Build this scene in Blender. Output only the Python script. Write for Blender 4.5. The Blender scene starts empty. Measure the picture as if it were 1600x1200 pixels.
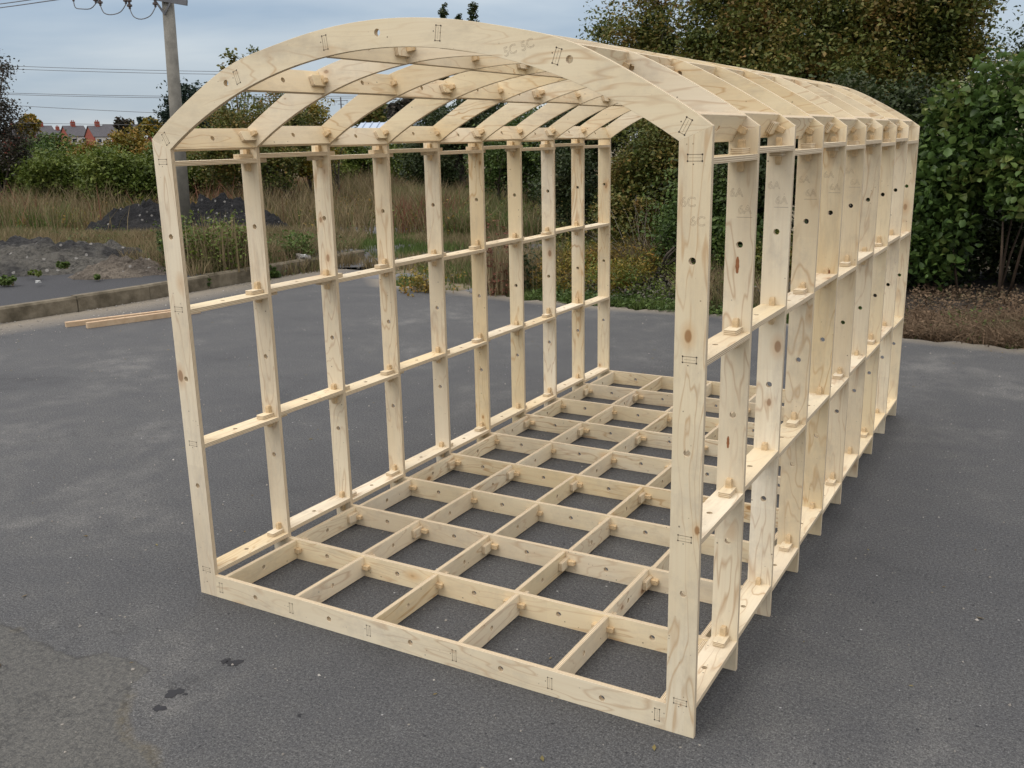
import bpy, bmesh, math, random
import numpy as np
from mathutils import Vector, Matrix

sc = bpy.context.scene
COL = sc.collection
rnd = random.Random(7)
rng = np.random.default_rng(11)

# ------------------------------------------------------------------ camera, sky, sun, exposure
FPX = 1495.27
CAM = np.array([2.91036, -2.46804, 1.77706])
YAW, PITCH, ROLL = 0.52274, -0.25156, -0.02008
def _axes():
    cy, sy = math.cos(YAW), math.sin(YAW); cp, sp = math.cos(PITCH), math.sin(PITCH)
    f = np.array([-sy*cp, cy*cp, sp]); r = np.array([cy, sy, 0.]); u = np.cross(r, f)
    cr, sr = math.cos(ROLL), math.sin(ROLL)
    return cr*r+sr*u, -sr*r+cr*u, f
AR, AU, AF = _axes()
def at(px, py, D):
    """world point seen at photo pixel px,py at forward depth D (used to find real positions)"""
    return CAM + D*(AF + (px-800)/FPX*AR - (py-600)/FPX*AU)
def gp(px, py, z=0.0):
    d = AF + (px-800)/FPX*AR - (py-600)/FPX*AU
    return CAM + (z-CAM[2])/d[2]*d

cd = bpy.data.cameras.new('camera'); cam = bpy.data.objects.new('camera', cd); COL.objects.link(cam)
cd.sensor_width = 36; cd.lens = FPX/1600*36; cd.clip_start = 0.05; cd.clip_end = 3000
M = Matrix.Identity(4)
for i in range(3):
    M[i][0] = AR[i]; M[i][1] = AU[i]; M[i][2] = -AF[i]; M[i][3] = CAM[i]
cam.matrix_world = M
sc.camera = cam

SUN_EL, SUN_AZ = math.radians(50), math.radians(215)   # azimuth clockwise from +Y: behind and left of the camera
w = bpy.data.worlds.new('World'); sc.world = w; w.use_nodes = True
nt = w.node_tree; nt.nodes.clear()
def N(t, typ, **k):
    n = t.nodes.new(typ)
    for a, b in k.items():
        if a == 'ins':
            for c, d in b.items():
                n.inputs[c].default_value = d
        else: setattr(n, a, b)
    return n
out = N(nt, 'ShaderNodeOutputWorld'); bg = N(nt, 'ShaderNodeBackground', ins={'Strength': 0.1})
sky = N(nt, 'ShaderNodeTexSky', sky_type='NISHITA', sun_disc=False, sun_elevation=SUN_EL, sun_rotation=SUN_AZ)
tc = N(nt, 'ShaderNodeTexCoord'); sep = N(nt, 'ShaderNodeSeparateXYZ')
nt.links.new(tc.outputs['Generated'], sep.inputs[0])
ramp = N(nt, 'ShaderNodeValToRGB'); nt.links.new(sep.outputs['Z'], ramp.inputs[0])
cr = ramp.color_ramp
cr.elements[0].position = 0.0; cr.elements[0].color = (.43, .485, .53, 1)
cr.elements[1].position = 1.0; cr.elements[1].color = (1.3, 1.28, 1.26, 1)
e = cr.elements.new(0.12); e.color = (.355, .44, .535, 1)
e = cr.elements.new(0.42); e.color = (.86, .88, .93, 1)
mp = N(nt, 'ShaderNodeMapping'); mp.inputs['Scale'].default_value = (1.6, 1.6, 9)
nt.links.new(tc.outputs['Generated'], mp.inputs[0])
no = N(nt, 'ShaderNodeTexNoise', ins={'Scale': 1.7, 'Detail': 5, 'Roughness': .5, 'Distortion': .25})
nt.links.new(mp.outputs[0], no.inputs[0])
cl = N(nt, 'ShaderNodeValToRGB'); nt.links.new(no.outputs[0], cl.inputs[0])
cl.color_ramp.elements[0].position = .38; cl.color_ramp.elements[0].color = (.86, .89, .93, 1)
cl.color_ramp.elements[1].position = .66; cl.color_ramp.elements[1].color = (1.38, 1.26, 1.15, 1)
mul = N(nt, 'ShaderNodeMix', data_type='RGBA', blend_type='MULTIPLY', ins={'Factor': 1.0})
nt.links.new(ramp.outputs[0], mul.inputs[6]); nt.links.new(cl.outputs[0], mul.inputs[7])
sc10 = N(nt, 'ShaderNodeVectorMath', operation='SCALE'); sc10.inputs['Scale'].default_value = 10
nt.links.new(mul.outputs[2], sc10.inputs[0])
mx = N(nt, 'ShaderNodeMix', data_type='RGBA', ins={'Factor': .88})
nt.links.new(sky.outputs[0], mx.inputs[6]); nt.links.new(sc10.outputs[0], mx.inputs[7])
nt.links.new(mx.outputs[2], bg.inputs[0]); nt.links.new(bg.outputs[0], out.inputs[0])

sd = bpy.data.lights.new('sun', 'SUN'); sd.energy = 1.0; sd.angle = math.radians(40); sd.color = (1, .96, .9)
sun = bpy.data.objects.new('sun', sd); COL.objects.link(sun)
sdir = Vector((math.sin(SUN_AZ)*math.cos(SUN_EL), math.cos(SUN_AZ)*math.cos(SUN_EL), math.sin(SUN_EL)))
sun.rotation_euler = (-sdir).to_track_quat('-Z', 'Y').to_euler()
sc.view_settings.view_transform = 'Standard'; sc.view_settings.look = 'None'
sc.view_settings.exposure = 0.30; sc.view_settings.gamma = 1.0
sc.cycles.max_bounces = 6; sc.cycles.diffuse_bounces = 3; sc.cycles.transparent_max_bounces = 4

# ------------------------------------------------------------------ helpers
def tag(o, label=None, cat=None, group=None, kind=None):
    if label: o['label'] = label
    if cat: o['category'] = cat
    if group: o['group'] = group
    if kind: o['kind'] = kind
    return o
def link(name, me, parent=None, mw=None):
    o = bpy.data.objects.new(name, me); COL.objects.link(o)
    if parent: o.parent = parent
    if mw is not None: o.matrix_local = mw
    return o
def empty(name, loc=(0, 0, 0)):
    o = bpy.data.objects.new(name, None); COL.objects.link(o); o.location = loc; o.empty_display_size = .2
    return o
def mesh_np(name, V, F, mats, mi=None, smooth=False):
    """V (n,3), F: (m,k) array or list of lists"""
    me = bpy.data.meshes.new(name)
    V = np.asarray(V, dtype=np.float32)
    if isinstance(F, np.ndarray):
        m, k = F.shape
        me.vertices.add(len(V)); me.vertices.foreach_set('co', V.ravel())
        me.loops.add(m*k); me.loops.foreach_set('vertex_index', F.astype(np.int32).ravel())
        me.polygons.add(m); me.polygons.foreach_set('loop_start', np.arange(0, m*k, k, dtype=np.int32))
        try: me.polygons.foreach_set('loop_total', np.full(m, k, dtype=np.int32))
        except Exception: pass
    else:
        me.from_pydata([tuple(map(float, v)) for v in V], [], F)
    for x in (mats if isinstance(mats, (list, tuple)) else [mats]): me.materials.append(x)
    if mi is not None: me.polygons.foreach_set('material_index', np.asarray(mi, dtype=np.int32))
    if smooth: me.polygons.foreach_set('use_smooth', np.ones(len(me.polygons), dtype=bool))
    me.update(calc_edges=True); me.validate()
    return me
class MB:
    def __init__(s): s.v = []; s.f = []; s.m = []
    def add(s, V, F, m=0):
        b = len(s.v); s.v += [tuple(map(float, v)) for v in V]; s.f += [[b+i for i in f] for f in F]; s.m += [m]*len(F)
    def box(s, lo, hi, m=0, T=None):
        x0, y0, z0 = lo; x1, y1, z1 = hi
        V = [(x0,y0,z0),(x1,y0,z0),(x1,y1,z0),(x0,y1,z0),(x0,y0,z1),(x1,y0,z1),(x1,y1,z1),(x0,y1,z1)]
        if T is not None: V = [T @ Vector(v) for v in V]
        s.add(V, [[0,3,2,1],[4,5,6,7],[0,1,5,4],[1,2,6,5],[2,3,7,6],[3,0,4,7]], m)
    def tube(s, pts, rad, n=8, m=0, caps=True):
        pts = [Vector(p) for p in pts]; b = len(s.v); L = len(pts)
        if not isinstance(rad, (list, tuple)): rad = [rad]*L
        for i, p in enumerate(pts):
            d = (pts[min(i+1, L-1)]-pts[max(i-1, 0)]).normalized()
            a = d.orthogonal().normalized() if i == 0 else (a - d*a.dot(d)).normalized()
            c = d.cross(a)
            for k in range(n):
                t = 2*math.pi*k/n
                s.v.append(tuple(p + (a*math.cos(t)+c*math.sin(t))*rad[i]))
        for i in range(L-1):
            for k in range(n):
                k2 = (k+1) % n
                s.f.append([b+i*n+k, b+i*n+k2, b+(i+1)*n+k2, b+(i+1)*n+k]); s.m.append(m)
        if caps:
            s.f.append([b+k for k in range(n)][::-1]); s.m.append(m)
            s.f.append([b+(L-1)*n+k for k in range(n)]); s.m.append(m)
    def build(s, name, mats, parent=None, mw=None, smooth=False):
        return link(name, mesh_np(name, s.v, s.f, mats, s.m, smooth), parent, mw)

def newmat(name):
    m = bpy.data.materials.new(name); m.use_nodes = True; t = m.node_tree
    return m, t, t.nodes['Principled BSDF']
def L(t, a, b): t.links.new(a, b)
def coords(t, scale=(1,1,1), kind='Object', rand=0):
    tc = N(t, 'ShaderNodeTexCoord'); mp = N(t, 'ShaderNodeMapping'); mp.inputs['Scale'].default_value = scale
    if rand:
        oi = N(t, 'ShaderNodeObjectInfo'); mu = N(t, 'ShaderNodeVectorMath', operation='MULTIPLY_ADD')
        L(t, oi.outputs['Random'], mu.inputs[0]); mu.inputs[1].default_value = (rand, rand*.37, rand*1.7)
        L(t, tc.outputs[kind], mu.inputs[2]); L(t, mu.outputs[0], mp.inputs[0])
    else: L(t, tc.outputs[kind], mp.inputs[0])
    return mp.outputs[0]
def noise(t, vec, scale, detail=3, rough=.5, dist=0):
    n = N(t, 'ShaderNodeTexNoise', ins={'Scale': scale, 'Detail': detail, 'Roughness': rough, 'Distortion': dist}); L(t, vec, n.inputs[0])
    return n.outputs[0]
def math_(t, op, a, b=None, c=None, clamp=False):
    n = N(t, 'ShaderNodeMath', operation=op, use_clamp=clamp)
    for i, x in enumerate((a, b, c)):
        if x is None: continue
        if isinstance(x, (int, float)): n.inputs[i].default_value = x
        else: L(t, x, n.inputs[i])
    return n.outputs[0]
def ramp_(t, fac, stops):
    n = N(t, 'ShaderNodeValToRGB'); L(t, fac, n.inputs[0]); r = n.color_ramp
    while len(r.elements) < len(stops): r.elements.new(.5)
    for e, (p, c) in zip(r.elements, stops):
        e.position = p; e.color = (*c, 1) if len(c) == 3 else c
    return n.outputs[0]
def mixc(t, fac, a, b, mode='MIX'):
    n = N(t, 'ShaderNodeMix', data_type='RGBA', blend_type=mode)
    for i, x in ((0, fac), (6, a), (7, b)):
        if isinstance(x, (int, float)): n.inputs[i].default_value = x
        elif isinstance(x, tuple): n.inputs[i].default_value = (*x, 1) if len(x) == 3 else x
        else: L(t, x, n.inputs[i])
    return n.outputs[2]
def step(t, v, lo, hi):   # 0 below lo, 1 above hi
    n = N(t, 'ShaderNodeMapRange', ins={'From Min': lo, 'From Max': hi}); L(t, v, n.inputs[0]); return n.outputs[0]
def bump(t, p, h, strength, dist=.01):
    b = N(t, 'ShaderNodeBump', ins={'Strength': strength, 'Distance': dist}); L(t, h, b.inputs['Height']); L(t, b.outputs[0], p.inputs['Normal'])

# ------------------------------------------------------------------ materials
def mat_ply():
    m, t, p = newmat('spruce_plywood_face')
    c = coords(t, (1, 1, 1), rand=37.0)
    def sc_(v): 
        n = N(t, 'ShaderNodeMapping'); n.inputs['Scale'].default_value = v; L(t, c, n.inputs[0]); return n.outputs[0]
    oi = N(t, 'ShaderNodeObjectInfo')
    warp = noise(t, sc_((1.3, 7.5, 7.5)), 1.0, 3, .45, .35)
    ring = math_(t, 'PINGPONG', math_(t, 'MULTIPLY', warp, 12.0), .5)     # contour lines
    line = step(t, ring, .13, .0)
    amt = step(t, noise(t, sc_((1.1, 3, 3)), 1.3, 2), .38, .56)
    line = math_(t, 'MULTIPLY', line, math_(t, 'MULTIPLY', amt, .78))
    streak = noise(t, sc_((2.2, 95, 95)), 1.0, 3, .6)
    patch = noise(t, sc_((1.5, 3.5, 3.5)), 1.0, 2)
    base = ramp_(t, patch, [(.25, (.68, .56, .37)), (.42, (.78, .66, .455)), (.55, (.82, .71, .51)), (.72, (.86, .77, .60))])
    base = mixc(t, math_(t, 'MULTIPLY', step(t, streak, .45, .75), .28), base, (.62, .44, .25))
    base = mixc(t, line, base, (.46, .26, .11))
    # veneer sections of slightly different tone
    tcx = N(t, 'ShaderNodeSeparateXYZ'); L(t, c, tcx.inputs[0])
    seg = N(t, 'ShaderNodeTexWhiteNoise', noise_dimensions='1D'); L(t, math_(t, 'FLOOR', math_(t, 'MULTIPLY', tcx.outputs[0], 1.9)), seg.inputs['W'])
    base = mixc(t, math_(t, 'MULTIPLY', seg.outputs[0], .30), base, (.60, .50, .36))
    base = mixc(t, math_(t, 'MULTIPLY', oi.outputs['Random'], .30), base, (.68, .52, .34))
    base = mixc(t, math_(t, 'MULTIPLY', math_(t, 'FRACT', math_(t, 'MULTIPLY', oi.outputs['Random'], 7.7)), .28), base, (.80, .74, .58))
    # knots
    vo = N(t, 'ShaderNodeTexVoronoi', ins={'Scale': 1.0}); L(t, sc_((5.5, 10, 10)), vo.inputs[0])
    sv = N(t, 'ShaderNodeSeparateColor'); L(t, vo.outputs['Color'], sv.inputs[0])
    rad = math_(t, 'MULTIPLY', step(t, sv.outputs[0], .50, 1.0), .15)
    kn = step(t, math_(t, 'SUBTRACT', vo.outputs['Distance'], rad), .0, -.035)
    halo = step(t, math_(t, 'SUBTRACT', vo.outputs['Distance'], math_(t, 'MULTIPLY', rad, 2.4)), .0, -.2)
    base = mixc(t, math_(t, 'MULTIPLY', halo, .55), base, (.60, .38, .19))
    base = mixc(t, math_(t, 'MULTIPLY', kn, .75), base, (.28, .14, .06))
    # pin holes
    v2 = N(t, 'ShaderNodeTexVoronoi', ins={'Scale': 24}); L(t, c, v2.inputs[0])
    s2 = N(t, 'ShaderNodeSeparateColor'); L(t, v2.outputs['Color'], s2.inputs[0])
    pin = math_(t, 'MULTIPLY', step(t, v2.outputs['Distance'], .085, .05), step(t, s2.outputs[1], .72, .74))
    base = mixc(t, math_(t, 'MULTIPLY', pin, .8), base, (.08, .05, .03))
    v4 = N(t, 'ShaderNodeTexVoronoi', ins={'Scale': 60}); L(t, c, v4.inputs[0])
    s4 = N(t, 'ShaderNodeSeparateColor'); L(t, v4.outputs['Color'], s4.inputs[0])
    pk = math_(t, 'MULTIPLY', math_(t, 'MULTIPLY', step(t, v4.outputs['Distance'], .16, .08), step(t, s4.outputs[1], .84, .86)), step(t, noise(t, c, 7, 2), .5, .58))
    base = mixc(t, math_(t, 'MULTIPLY', pk, .7), base, (.16, .10, .05))
    # grubby handling marks
    dirt = math_(t, 'MULTIPLY', step(t, noise(t, sc_((4, 5, 5)), 1.3, 6, .7), .52, .72), .38)
    base = mixc(t, dirt, base, (.42, .37, .30))
    dirt2 = math_(t, 'MULTIPLY', step(t, noise(t, sc_((1.6, 6, 6)), 1.6, 7, .75), .50, .68), .45)
    base = mixc(t, dirt2, base, (.50, .42, .31))
    rv = math_(t, 'FRACT', math_(t, 'MULTIPLY', oi.outputs['Random'], 13.37))
    hv = N(t, 'ShaderNodeHueSaturation'); L(t, base, hv.inputs['Color'])
    L(t, math_(t, 'ADD', math_(t, 'MULTIPLY', rv, .16), .965), hv.inputs['Value'])
    L(t, math_(t, 'ADD', math_(t, 'MULTIPLY', math_(t, 'FRACT', math_(t, 'MULTIPLY', oi.outputs['Random'], 29.1)), .30), .92), hv.inputs['Saturation'])
    base = hv.outputs[0]
    L(t, base, p.inputs['Base Color']); p.inputs['Roughness'].default_value = .72
    p.inputs['Specular IOR Level'].default_value = .3
    bump(t, p, streak, .12, .002)
    return m
def mat_edge():
    m, t, p = newmat('plywood_edge')
    c = coords(t)
    s = N(t, 'ShaderNodeSeparateXYZ'); L(t, c, s.inputs[0])
    wv = math_(t, 'PINGPONG', math_(t, 'MULTIPLY', s.outputs[2], 180), .5)
    nz = noise(t, coords(t, (30, 30, 400), rand=9), 1.0, 3)
    col = mixc(t, step(t, wv, .18, .32), (.42, .30, .18), (.76, .65, .46))
    col = mixc(t, math_(t, 'MULTIPLY', step(t, nz, .5, .7), .35), col, (.44, .31, .18))
    L(t, col, p.inputs['Base Color']); p.inputs['Roughness'].default_value = .75
    return m
PLY, EDGE = mat_ply(), mat_edge()
def simple(name, col, rough=.8, var=.25, scale=20, metal=0, bmp=0, col2=None, rand=0):
    m, t, p = newmat(name)
    n = noise(t, coords(t, rand=rand), scale, 5, .6)
    c2 = col2 or tuple(x*(1-var) for x in col)
    L(t, mixc(t, step(t, n, .35, .65), col, c2), p.inputs['Base Color'])
    p.inputs['Roughness'].default_value = rough; p.inputs['Metallic'].default_value = metal
    if bmp: bump(t, p, n, bmp, .02)
    return m
GROOVE = simple('routed_groove', (.26, .19, .12), .9)
GDOT = simple('drilled_dot', (.05, .035, .025), .9)
PENCIL = simple('pencil_line', (.42, .33, .24), .9)
PEG = simple('peg_wood', (.74, .55, .32), .7, .25, 60, rand=9)

def mat_asphalt():
    m, t, p = newmat('yard_asphalt')
    c = coords(t, kind='Object')
    big = noise(t, c, .62, 7, .68, .4); mid = noise(t, c, 5, 5, .65)
    col = ramp_(t, big, [(.33, (.062, .063, .066)), (.45, (.092, .093, .095)), (.55, (.108, .108, .107)), (.66, (.165, .162, .155))])
    col = mixc(t, step(t, mid, .4, .7), col, (.088, .089, .092))
    f1 = noise(t, c, 85, 5, .85); f2 = noise(t, c, 190, 2, .6)
    fine = math_(t, 'ADD', math_(t, 'MULTIPLY', f1, .6), math_(t, 'MULTIPLY', f2, .4))
    col = mixc(t, .95, col, ramp_(t, fine, [(.36, (.16, .16, .17)), (.47, (.68, .68, .69)), (.55, (1.15, 1.15, 1.14)), (.66, (2.3, 2.3, 2.2))]), 'MULTIPLY')
    v = N(t, 'ShaderNodeTexVoronoi', ins={'Scale': 38, 'Randomness': 1}); L(t, c, v.inputs[0])
    s = N(t, 'ShaderNodeSeparateColor'); L(t, v.outputs['Color'], s.inputs[0])
    st = math_(t, 'MULTIPLY', step(t, math_(t, 'SUBTRACT', v.outputs['Distance'], math_(t, 'MULTIPLY', s.outputs[1], .16)), .06, .0), step(t, s.outputs[0], .93, .95))
    col = mixc(t, math_(t, 'MULTIPLY', st, .75), col, mixc(t, s.outputs[2], (.30, .27, .22), (.46, .46, .45)))
    dk = math_(t, 'MULTIPLY', step(t, math_(t, 'SUBTRACT', v.outputs['Distance'], math_(t, 'MULTIPLY', s.outputs[1], .2)), .06, .0), step(t, s.outputs[0], .10, .07))
    col = mixc(t, math_(t, 'MULTIPLY', dk, .8), col, (.02, .02, .024))
    def att(n):
        a = N(t, 'ShaderNodeAttribute', attribute_name=n); return a.outputs['Fac']
    brk = noise(t, c, 20, 6, .8); brk0 = noise(t, c, 6, 4, .7)
    edge = math_(t, 'ADD', math_(t, 'MULTIPLY', math_(t, 'SUBTRACT', brk, .5), 1.1), math_(t, 'MULTIPLY', math_(t, 'SUBTRACT', brk0, .5), 1.0))
    worn = math_(t, 'ADD', att('worn'), edge)
    lip = math_(t, 'SUBTRACT', 1.0, math_(t, 'MULTIPLY', math_(t, 'ABSOLUTE', math_(t, 'SUBTRACT', worn, .48)), 7.0), clamp=True)
    pit = noise(t, c, 48, 5, .8)
    wcol = mixc(t, step(t, pit, .36, .56), (.050, .050, .048), mixc(t, step(t, fine, .40, .60), (.075, .074, .068), (.165, .158, .140)))
    col = mixc(t, math_(t, 'MULTIPLY', step(t, worn, .46, .54), .80), col, wcol)
    rimn = math_(t, 'MULTIPLY', math_(t, 'ADD', att('rim'), edge), step(t, noise(t, c, 3.2, 3), .42, .6))
    col = mixc(t, math_(t, 'MULTIPLY', step(t, rimn, .55, 1.2), .42), col, mixc(t, f1, (.13, .115, .05), (.22, .16, .08)))
    inr = step(t, att('rim'), .02, .12)
    col = mixc(t, math_(t, 'MULTIPLY', math_(t, 'MULTIPLY', lip, inr), math_(t, 'MULTIPLY', step(t, brk0, .4, .6), .75)), col, (.025, .024, .02))
    col = mixc(t, math_(t, 'MULTIPLY', step(t, math_(t, 'ADD', att('grit'), math_(t, 'MULTIPLY', brk, .5)), .45, 1.1), .85), col, mixc(t, f1, (.19, .16, .12), (.33, .29, .23)))
    scf = noise(t, coords(t, (3, 9, 1)), 1.0, 9, .85)
    col = mixc(t, math_(t, 'MULTIPLY', step(t, scf, .60, .70), math_(t, 'MULTIPLY', step(t, noise(t, c, 1.1, 2), .50, .62), .6)), col, (.30, .30, .295))
    vc = N(t, 'ShaderNodeTexVoronoi', feature='DISTANCE_TO_EDGE', ins={'Scale': .55})
    wv = N(t, 'ShaderNodeVectorMath', operation='ADD'); L(t, c, wv.inputs[0])
    nv = N(t, 'ShaderNodeTexNoise', ins={'Scale': 2.5, 'Detail': 6, 'Roughness': .7}); L(t, c, nv.inputs[0]); L(t, nv.outputs[1], wv.inputs[1]); L(t, wv.outputs[0], vc.inputs[0])
    crk = math_(t, 'MULTIPLY', step(t, vc.outputs['Distance'], .006, .001), step(t, noise(t, c, .35, 2), .55, .6))
    col = mixc(t, math_(t, 'MULTIPLY', crk, .5), col, (.03, .03, .03))
    L(t, col, p.inputs['Base Color']); p.inputs['Roughness'].default_value = .8
    p.inputs['Specular IOR Level'].default_value = .35
    bump(t, p, fine, .7, .008)
    return m
ASPH = mat_asphalt()
DARKTAR = simple('fresh_tarmac', (.040, .041, .046), .8, .3, 60, bmp=.3)
OIL = simple('wet_oil', (.010, .010, .014), .6, .3)
CONC = simple('old_concrete', (.22, .185, .13), .95, .0, 6, col2=(.095, .078, .050), bmp=.9)
def mat_ground():
    m, t, p = newmat('waste_ground')
    c = coords(t)
    a = noise(t, c, .45, 5, .6); b = noise(t, c, 5, 5, .65); d = noise(t, c, 45, 3, .7)
    col = ramp_(t, a, [(.32, (.10, .105, .045)), (.47, (.17, .135, .075)), (.6, (.20, .165, .10)), (.75, (.07, .085, .03))])
    col = mixc(t, step(t, b, .45, .65), col, (.11, .09, .055))
    col = mixc(t, math_(t, 'MULTIPLY', step(t, d, .5, .7), .5), col, (.30, .26, .20))
    L(t, col, p.inputs['Base Color']); p.inputs['Roughness'].default_value = 1
    bump(t, p, b, .6, .05); return m
GROUND = mat_ground()
def mat_spoil(name, dark, light, lim=.55):
    m, t, p = newmat(name); c = coords(t)
    a = noise(t, c, 1.4, 5, .6); b = noise(t, c, 13, 5, .7)
    col = mixc(t, step(t, a, lim-.08, lim+.08), dark, light)
    col = mixc(t, math_(t, 'MULTIPLY', step(t, b, .5, .62), .6), col, tuple(x*.45 for x in dark))
    v = N(t, 'ShaderNodeTexVoronoi', ins={'Scale': 11}); L(t, c, v.inputs[0])
    s = N(t, 'ShaderNodeSeparateColor'); L(t, v.outputs['Color'], s.inputs[0])
    st = math_(t, 'MULTIPLY', step(t, v.outputs['Distance'], .3, .2), step(t, s.outputs[0], .84, .88))
    col = mixc(t, math_(t, 'MULTIPLY', st, .8), col, (.40, .38, .35))
    L(t, col, p.inputs['Base Color']); p.inputs['Roughness'].default_value = .95
    bump(t, p, b, 1.0, .12); return m
def leafmat(name, cols, trans=.25, rough=.55):
    m, t, p = newmat(name)
    g = N(t, 'ShaderNodeNewGeometry')
    n = len(cols)
    fac = g.outputs['Random Per Island']
    big = noise(t, coords(t), 1.5, 4, .6)
    f2 = math_(t, 'ADD', math_(t, 'MULTIPLY', fac, .42), math_(t, 'MULTIPLY', step(t, big, .34, .66), .58))
    col = ramp_(t, f2, [(i/(n-1), c) for i, c in enumerate(cols)])
    hs = N(t, 'ShaderNodeHueSaturation'); L(t, col, hs.inputs['Color'])
    L(t, math_(t, 'ADD', math_(t, 'MULTIPLY', math_(t, 'FRACT', math_(t, 'MULTIPLY', fac, 17.3)), .6), .7), hs.inputs['Value'])
    L(t, hs.outputs[0], p.inputs['Base Color'])
    p.inputs['Roughness'].default_value = rough
    p.inputs['Specular IOR Level'].default_value = .35
    tr = N(t, 'ShaderNodeBsdfTranslucent'); L(t, hs.outputs[0], tr.inputs[0])
    ms = N(t, 'ShaderNodeMixShader', ins={0: trans}); o = t.nodes['Material Output']
    L(t, p.outputs[0], ms.inputs[1]); L(t, tr.outputs[0], ms.inputs[2]); L(t, ms.outputs[0], o.inputs[0])
    return m
BARK = simple('bark', (.10, .08, .06), .9, .5, 14, bmp=.6)
STEM = simple('cane_stem', (.10, .065, .04), .8, .4, 8)

# ------------------------------------------------------------------ terrain
def sst(a, b, x):
    t = np.clip((x-a)/(b-a), 0, 1); return t*t*(3-2*t)
KX = -6.50                       # kerb line (roughly along Y)
def kerb_x(y): return np.interp(y, [-3, 0, 3.4, 4.8, 8.1, 9.2], [-7.6, -7.1, -6.66, -6.46, -6.33, -6.30])
def H(x, y):
    x = np.asarray(x, float); y = np.asarray(y, float)
    left = sst(0.05, .2, kerb_x(y)-x)
    h = -.05 + .20*left*(1-.55*sst(8.8, 11.5, y)) + .05*(1-left)*sst(7.1, 8.2, y)
    h = h + .05*np.sin(x*.9+1)*np.cos(y*.7)*sst(10, 16, y)
    D = np.hypot(x-2.9, y+2.5)
    return h - 4.2*sst(60, 190, D)
def terrain():
    ax = np.concatenate([-np.geomspace(700, 14, 26)[:-1], np.arange(-14, 8, .2), np.geomspace(8, 500, 24)])
    ay = np.concatenate([-np.geomspace(120, 5, 10)[:-1], np.arange(-5, 16, .25), np.geomspace(16, 1100, 34)])
    X, Y = np.meshgrid(ax, ay); Z = H(X, Y)
    V = np.stack([X.ravel(), Y.ravel(), Z.ravel()], 1)
    ny, nx = X.shape; i = np.arange(ny-1)[:, None]*nx + np.arange(nx-1)[None]
    F = np.stack([i, i+1, i+nx+1, i+nx], -1).reshape(-1, 4)
    o = link('ground', mesh_np('ground', V, F, GROUND, smooth=True)); tag(o, kind='structure')
terrain()

# yard: asphalt sheet with an irregular far edge
FAR = [(-6.6, 9.6), (-5.9, 9.3), (-5.2, 8.0), (-4.5, 7.25), (-3.4, 7.15), (-2.3, 6.95), (-1.2, 6.85), (0, 6.95), (1.0, 6.65), (1.9, 6.45), (2.7, 6.35), (4.2, 6.2), (7, 6.4), (12, 6.6)]
def segdist(X, Y, P):
    d = np.full(X.shape, 1e9)
    for (x0, y0), (x1, y1) in zip(P[:-1], P[1:]):
        dx, dy = x1-x0, y1-y0; t = np.clip(((X-x0)*dx+(Y-y0)*dy)/(dx*dx+dy*dy), 0, 1)
        d = np.minimum(d, np.hypot(X-x0-t*dx, Y-y0-t*dy))
    return d
def inpoly(X, Y, P):
    c = np.zeros(X.shape, bool); n = len(P)
    for i in range(n):
        x0, y0 = P[i]; x1, y1 = P[(i+1) % n]
        k = ((y0 > Y) != (y1 > Y)) & (X < (x1-x0)*(Y-y0)/((y1-y0) or 1e-9)+x0); c ^= k
    return c
def yard():
    nx = 460; u = np.linspace(0, 1, nx)
    xs = np.concatenate([np.linspace(-7.6, -1.2, 120), np.linspace(-1.18, 1.2, 110), np.linspace(1.25, 12, 80)])
    rows = 230
    fy = np.interp(xs, [p[0] for p in FAR], [p[1] for p in FAR])
    fy = fy + .05*np.sin(xs*9)+.04*np.sin(xs*23+1)+.03*np.sin(xs*51)
    y0 = -5.0
    tt = np.concatenate([np.linspace(0, .32, 20)[:-1], np.linspace(.32, .44, 110), np.linspace(.44, 1, 101)[1:]])
    X = np.repeat(xs[None], len(tt), 0); Y = y0 + tt[:, None]*(fy-y0)[None]
    kx = kerb_x(Y)+.02
    X = np.where(X < kx, kx, X)
    V = np.stack([X.ravel(), Y.ravel(), np.zeros(X.size)], 1)
    ny, nx = X.shape; i = np.arange(ny-1)[:, None]*nx + np.arange(nx-1)[None]
    F = np.stack([i, i+1, i+nx+1, i+nx], -1).reshape(-1, 4)
    keep = (np.abs(V[F[:, 1], 0]-V[F[:, 0], 0]) + np.abs(V[F[:, 2], 0]-V[F[:, 3], 0])) > 1e-5
    me = mesh_np('asphalt_yard', V, F[keep], ASPH)
    # worn patch boundary read from the photo
    B = [gp(px, py)[:2] for px, py in [(-160, 940), (0, 975), (60, 1000), (120, 1030), (165, 1018), (205, 1030), (238, 1048), (205, 1070), (192, 1110), (200, 1150), (235, 1175), (255, 1230), (200, 1330)]]
    P = [tuple(b) for b in B]; poly = P + [tuple(gp(-700, 1500)[:2]), tuple(gp(-700, 900)[:2])]
    Xf, Yf = V[:, 0], V[:, 1]
    d = segdist(Xf, Yf, P); ins = inpoly(Xf, Yf, poly)
    sd = np.where(ins, d, -d)
    worn = np.clip(.4+sd/.06, 0, 1); rim = np.clip(1-d/.075, 0, 1)
    grit = np.clip(1-(Xf-kerb_x(Yf))/.85, 0, 1)**.8*(Xf < -4) + .9*np.clip(1-segdist(Xf, Yf, FAR)/.35, 0, 1)
    for n, a in (('worn', worn), ('rim', rim), ('grit', np.clip(grit, 0, 1))):
        at_ = me.attributes.new(n, 'FLOAT', 'POINT'); at_.data.foreach_set('value', a.astype(np.float32))
    o = link('asphalt_yard', me); tag(o, kind='structure')
yard()
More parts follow.
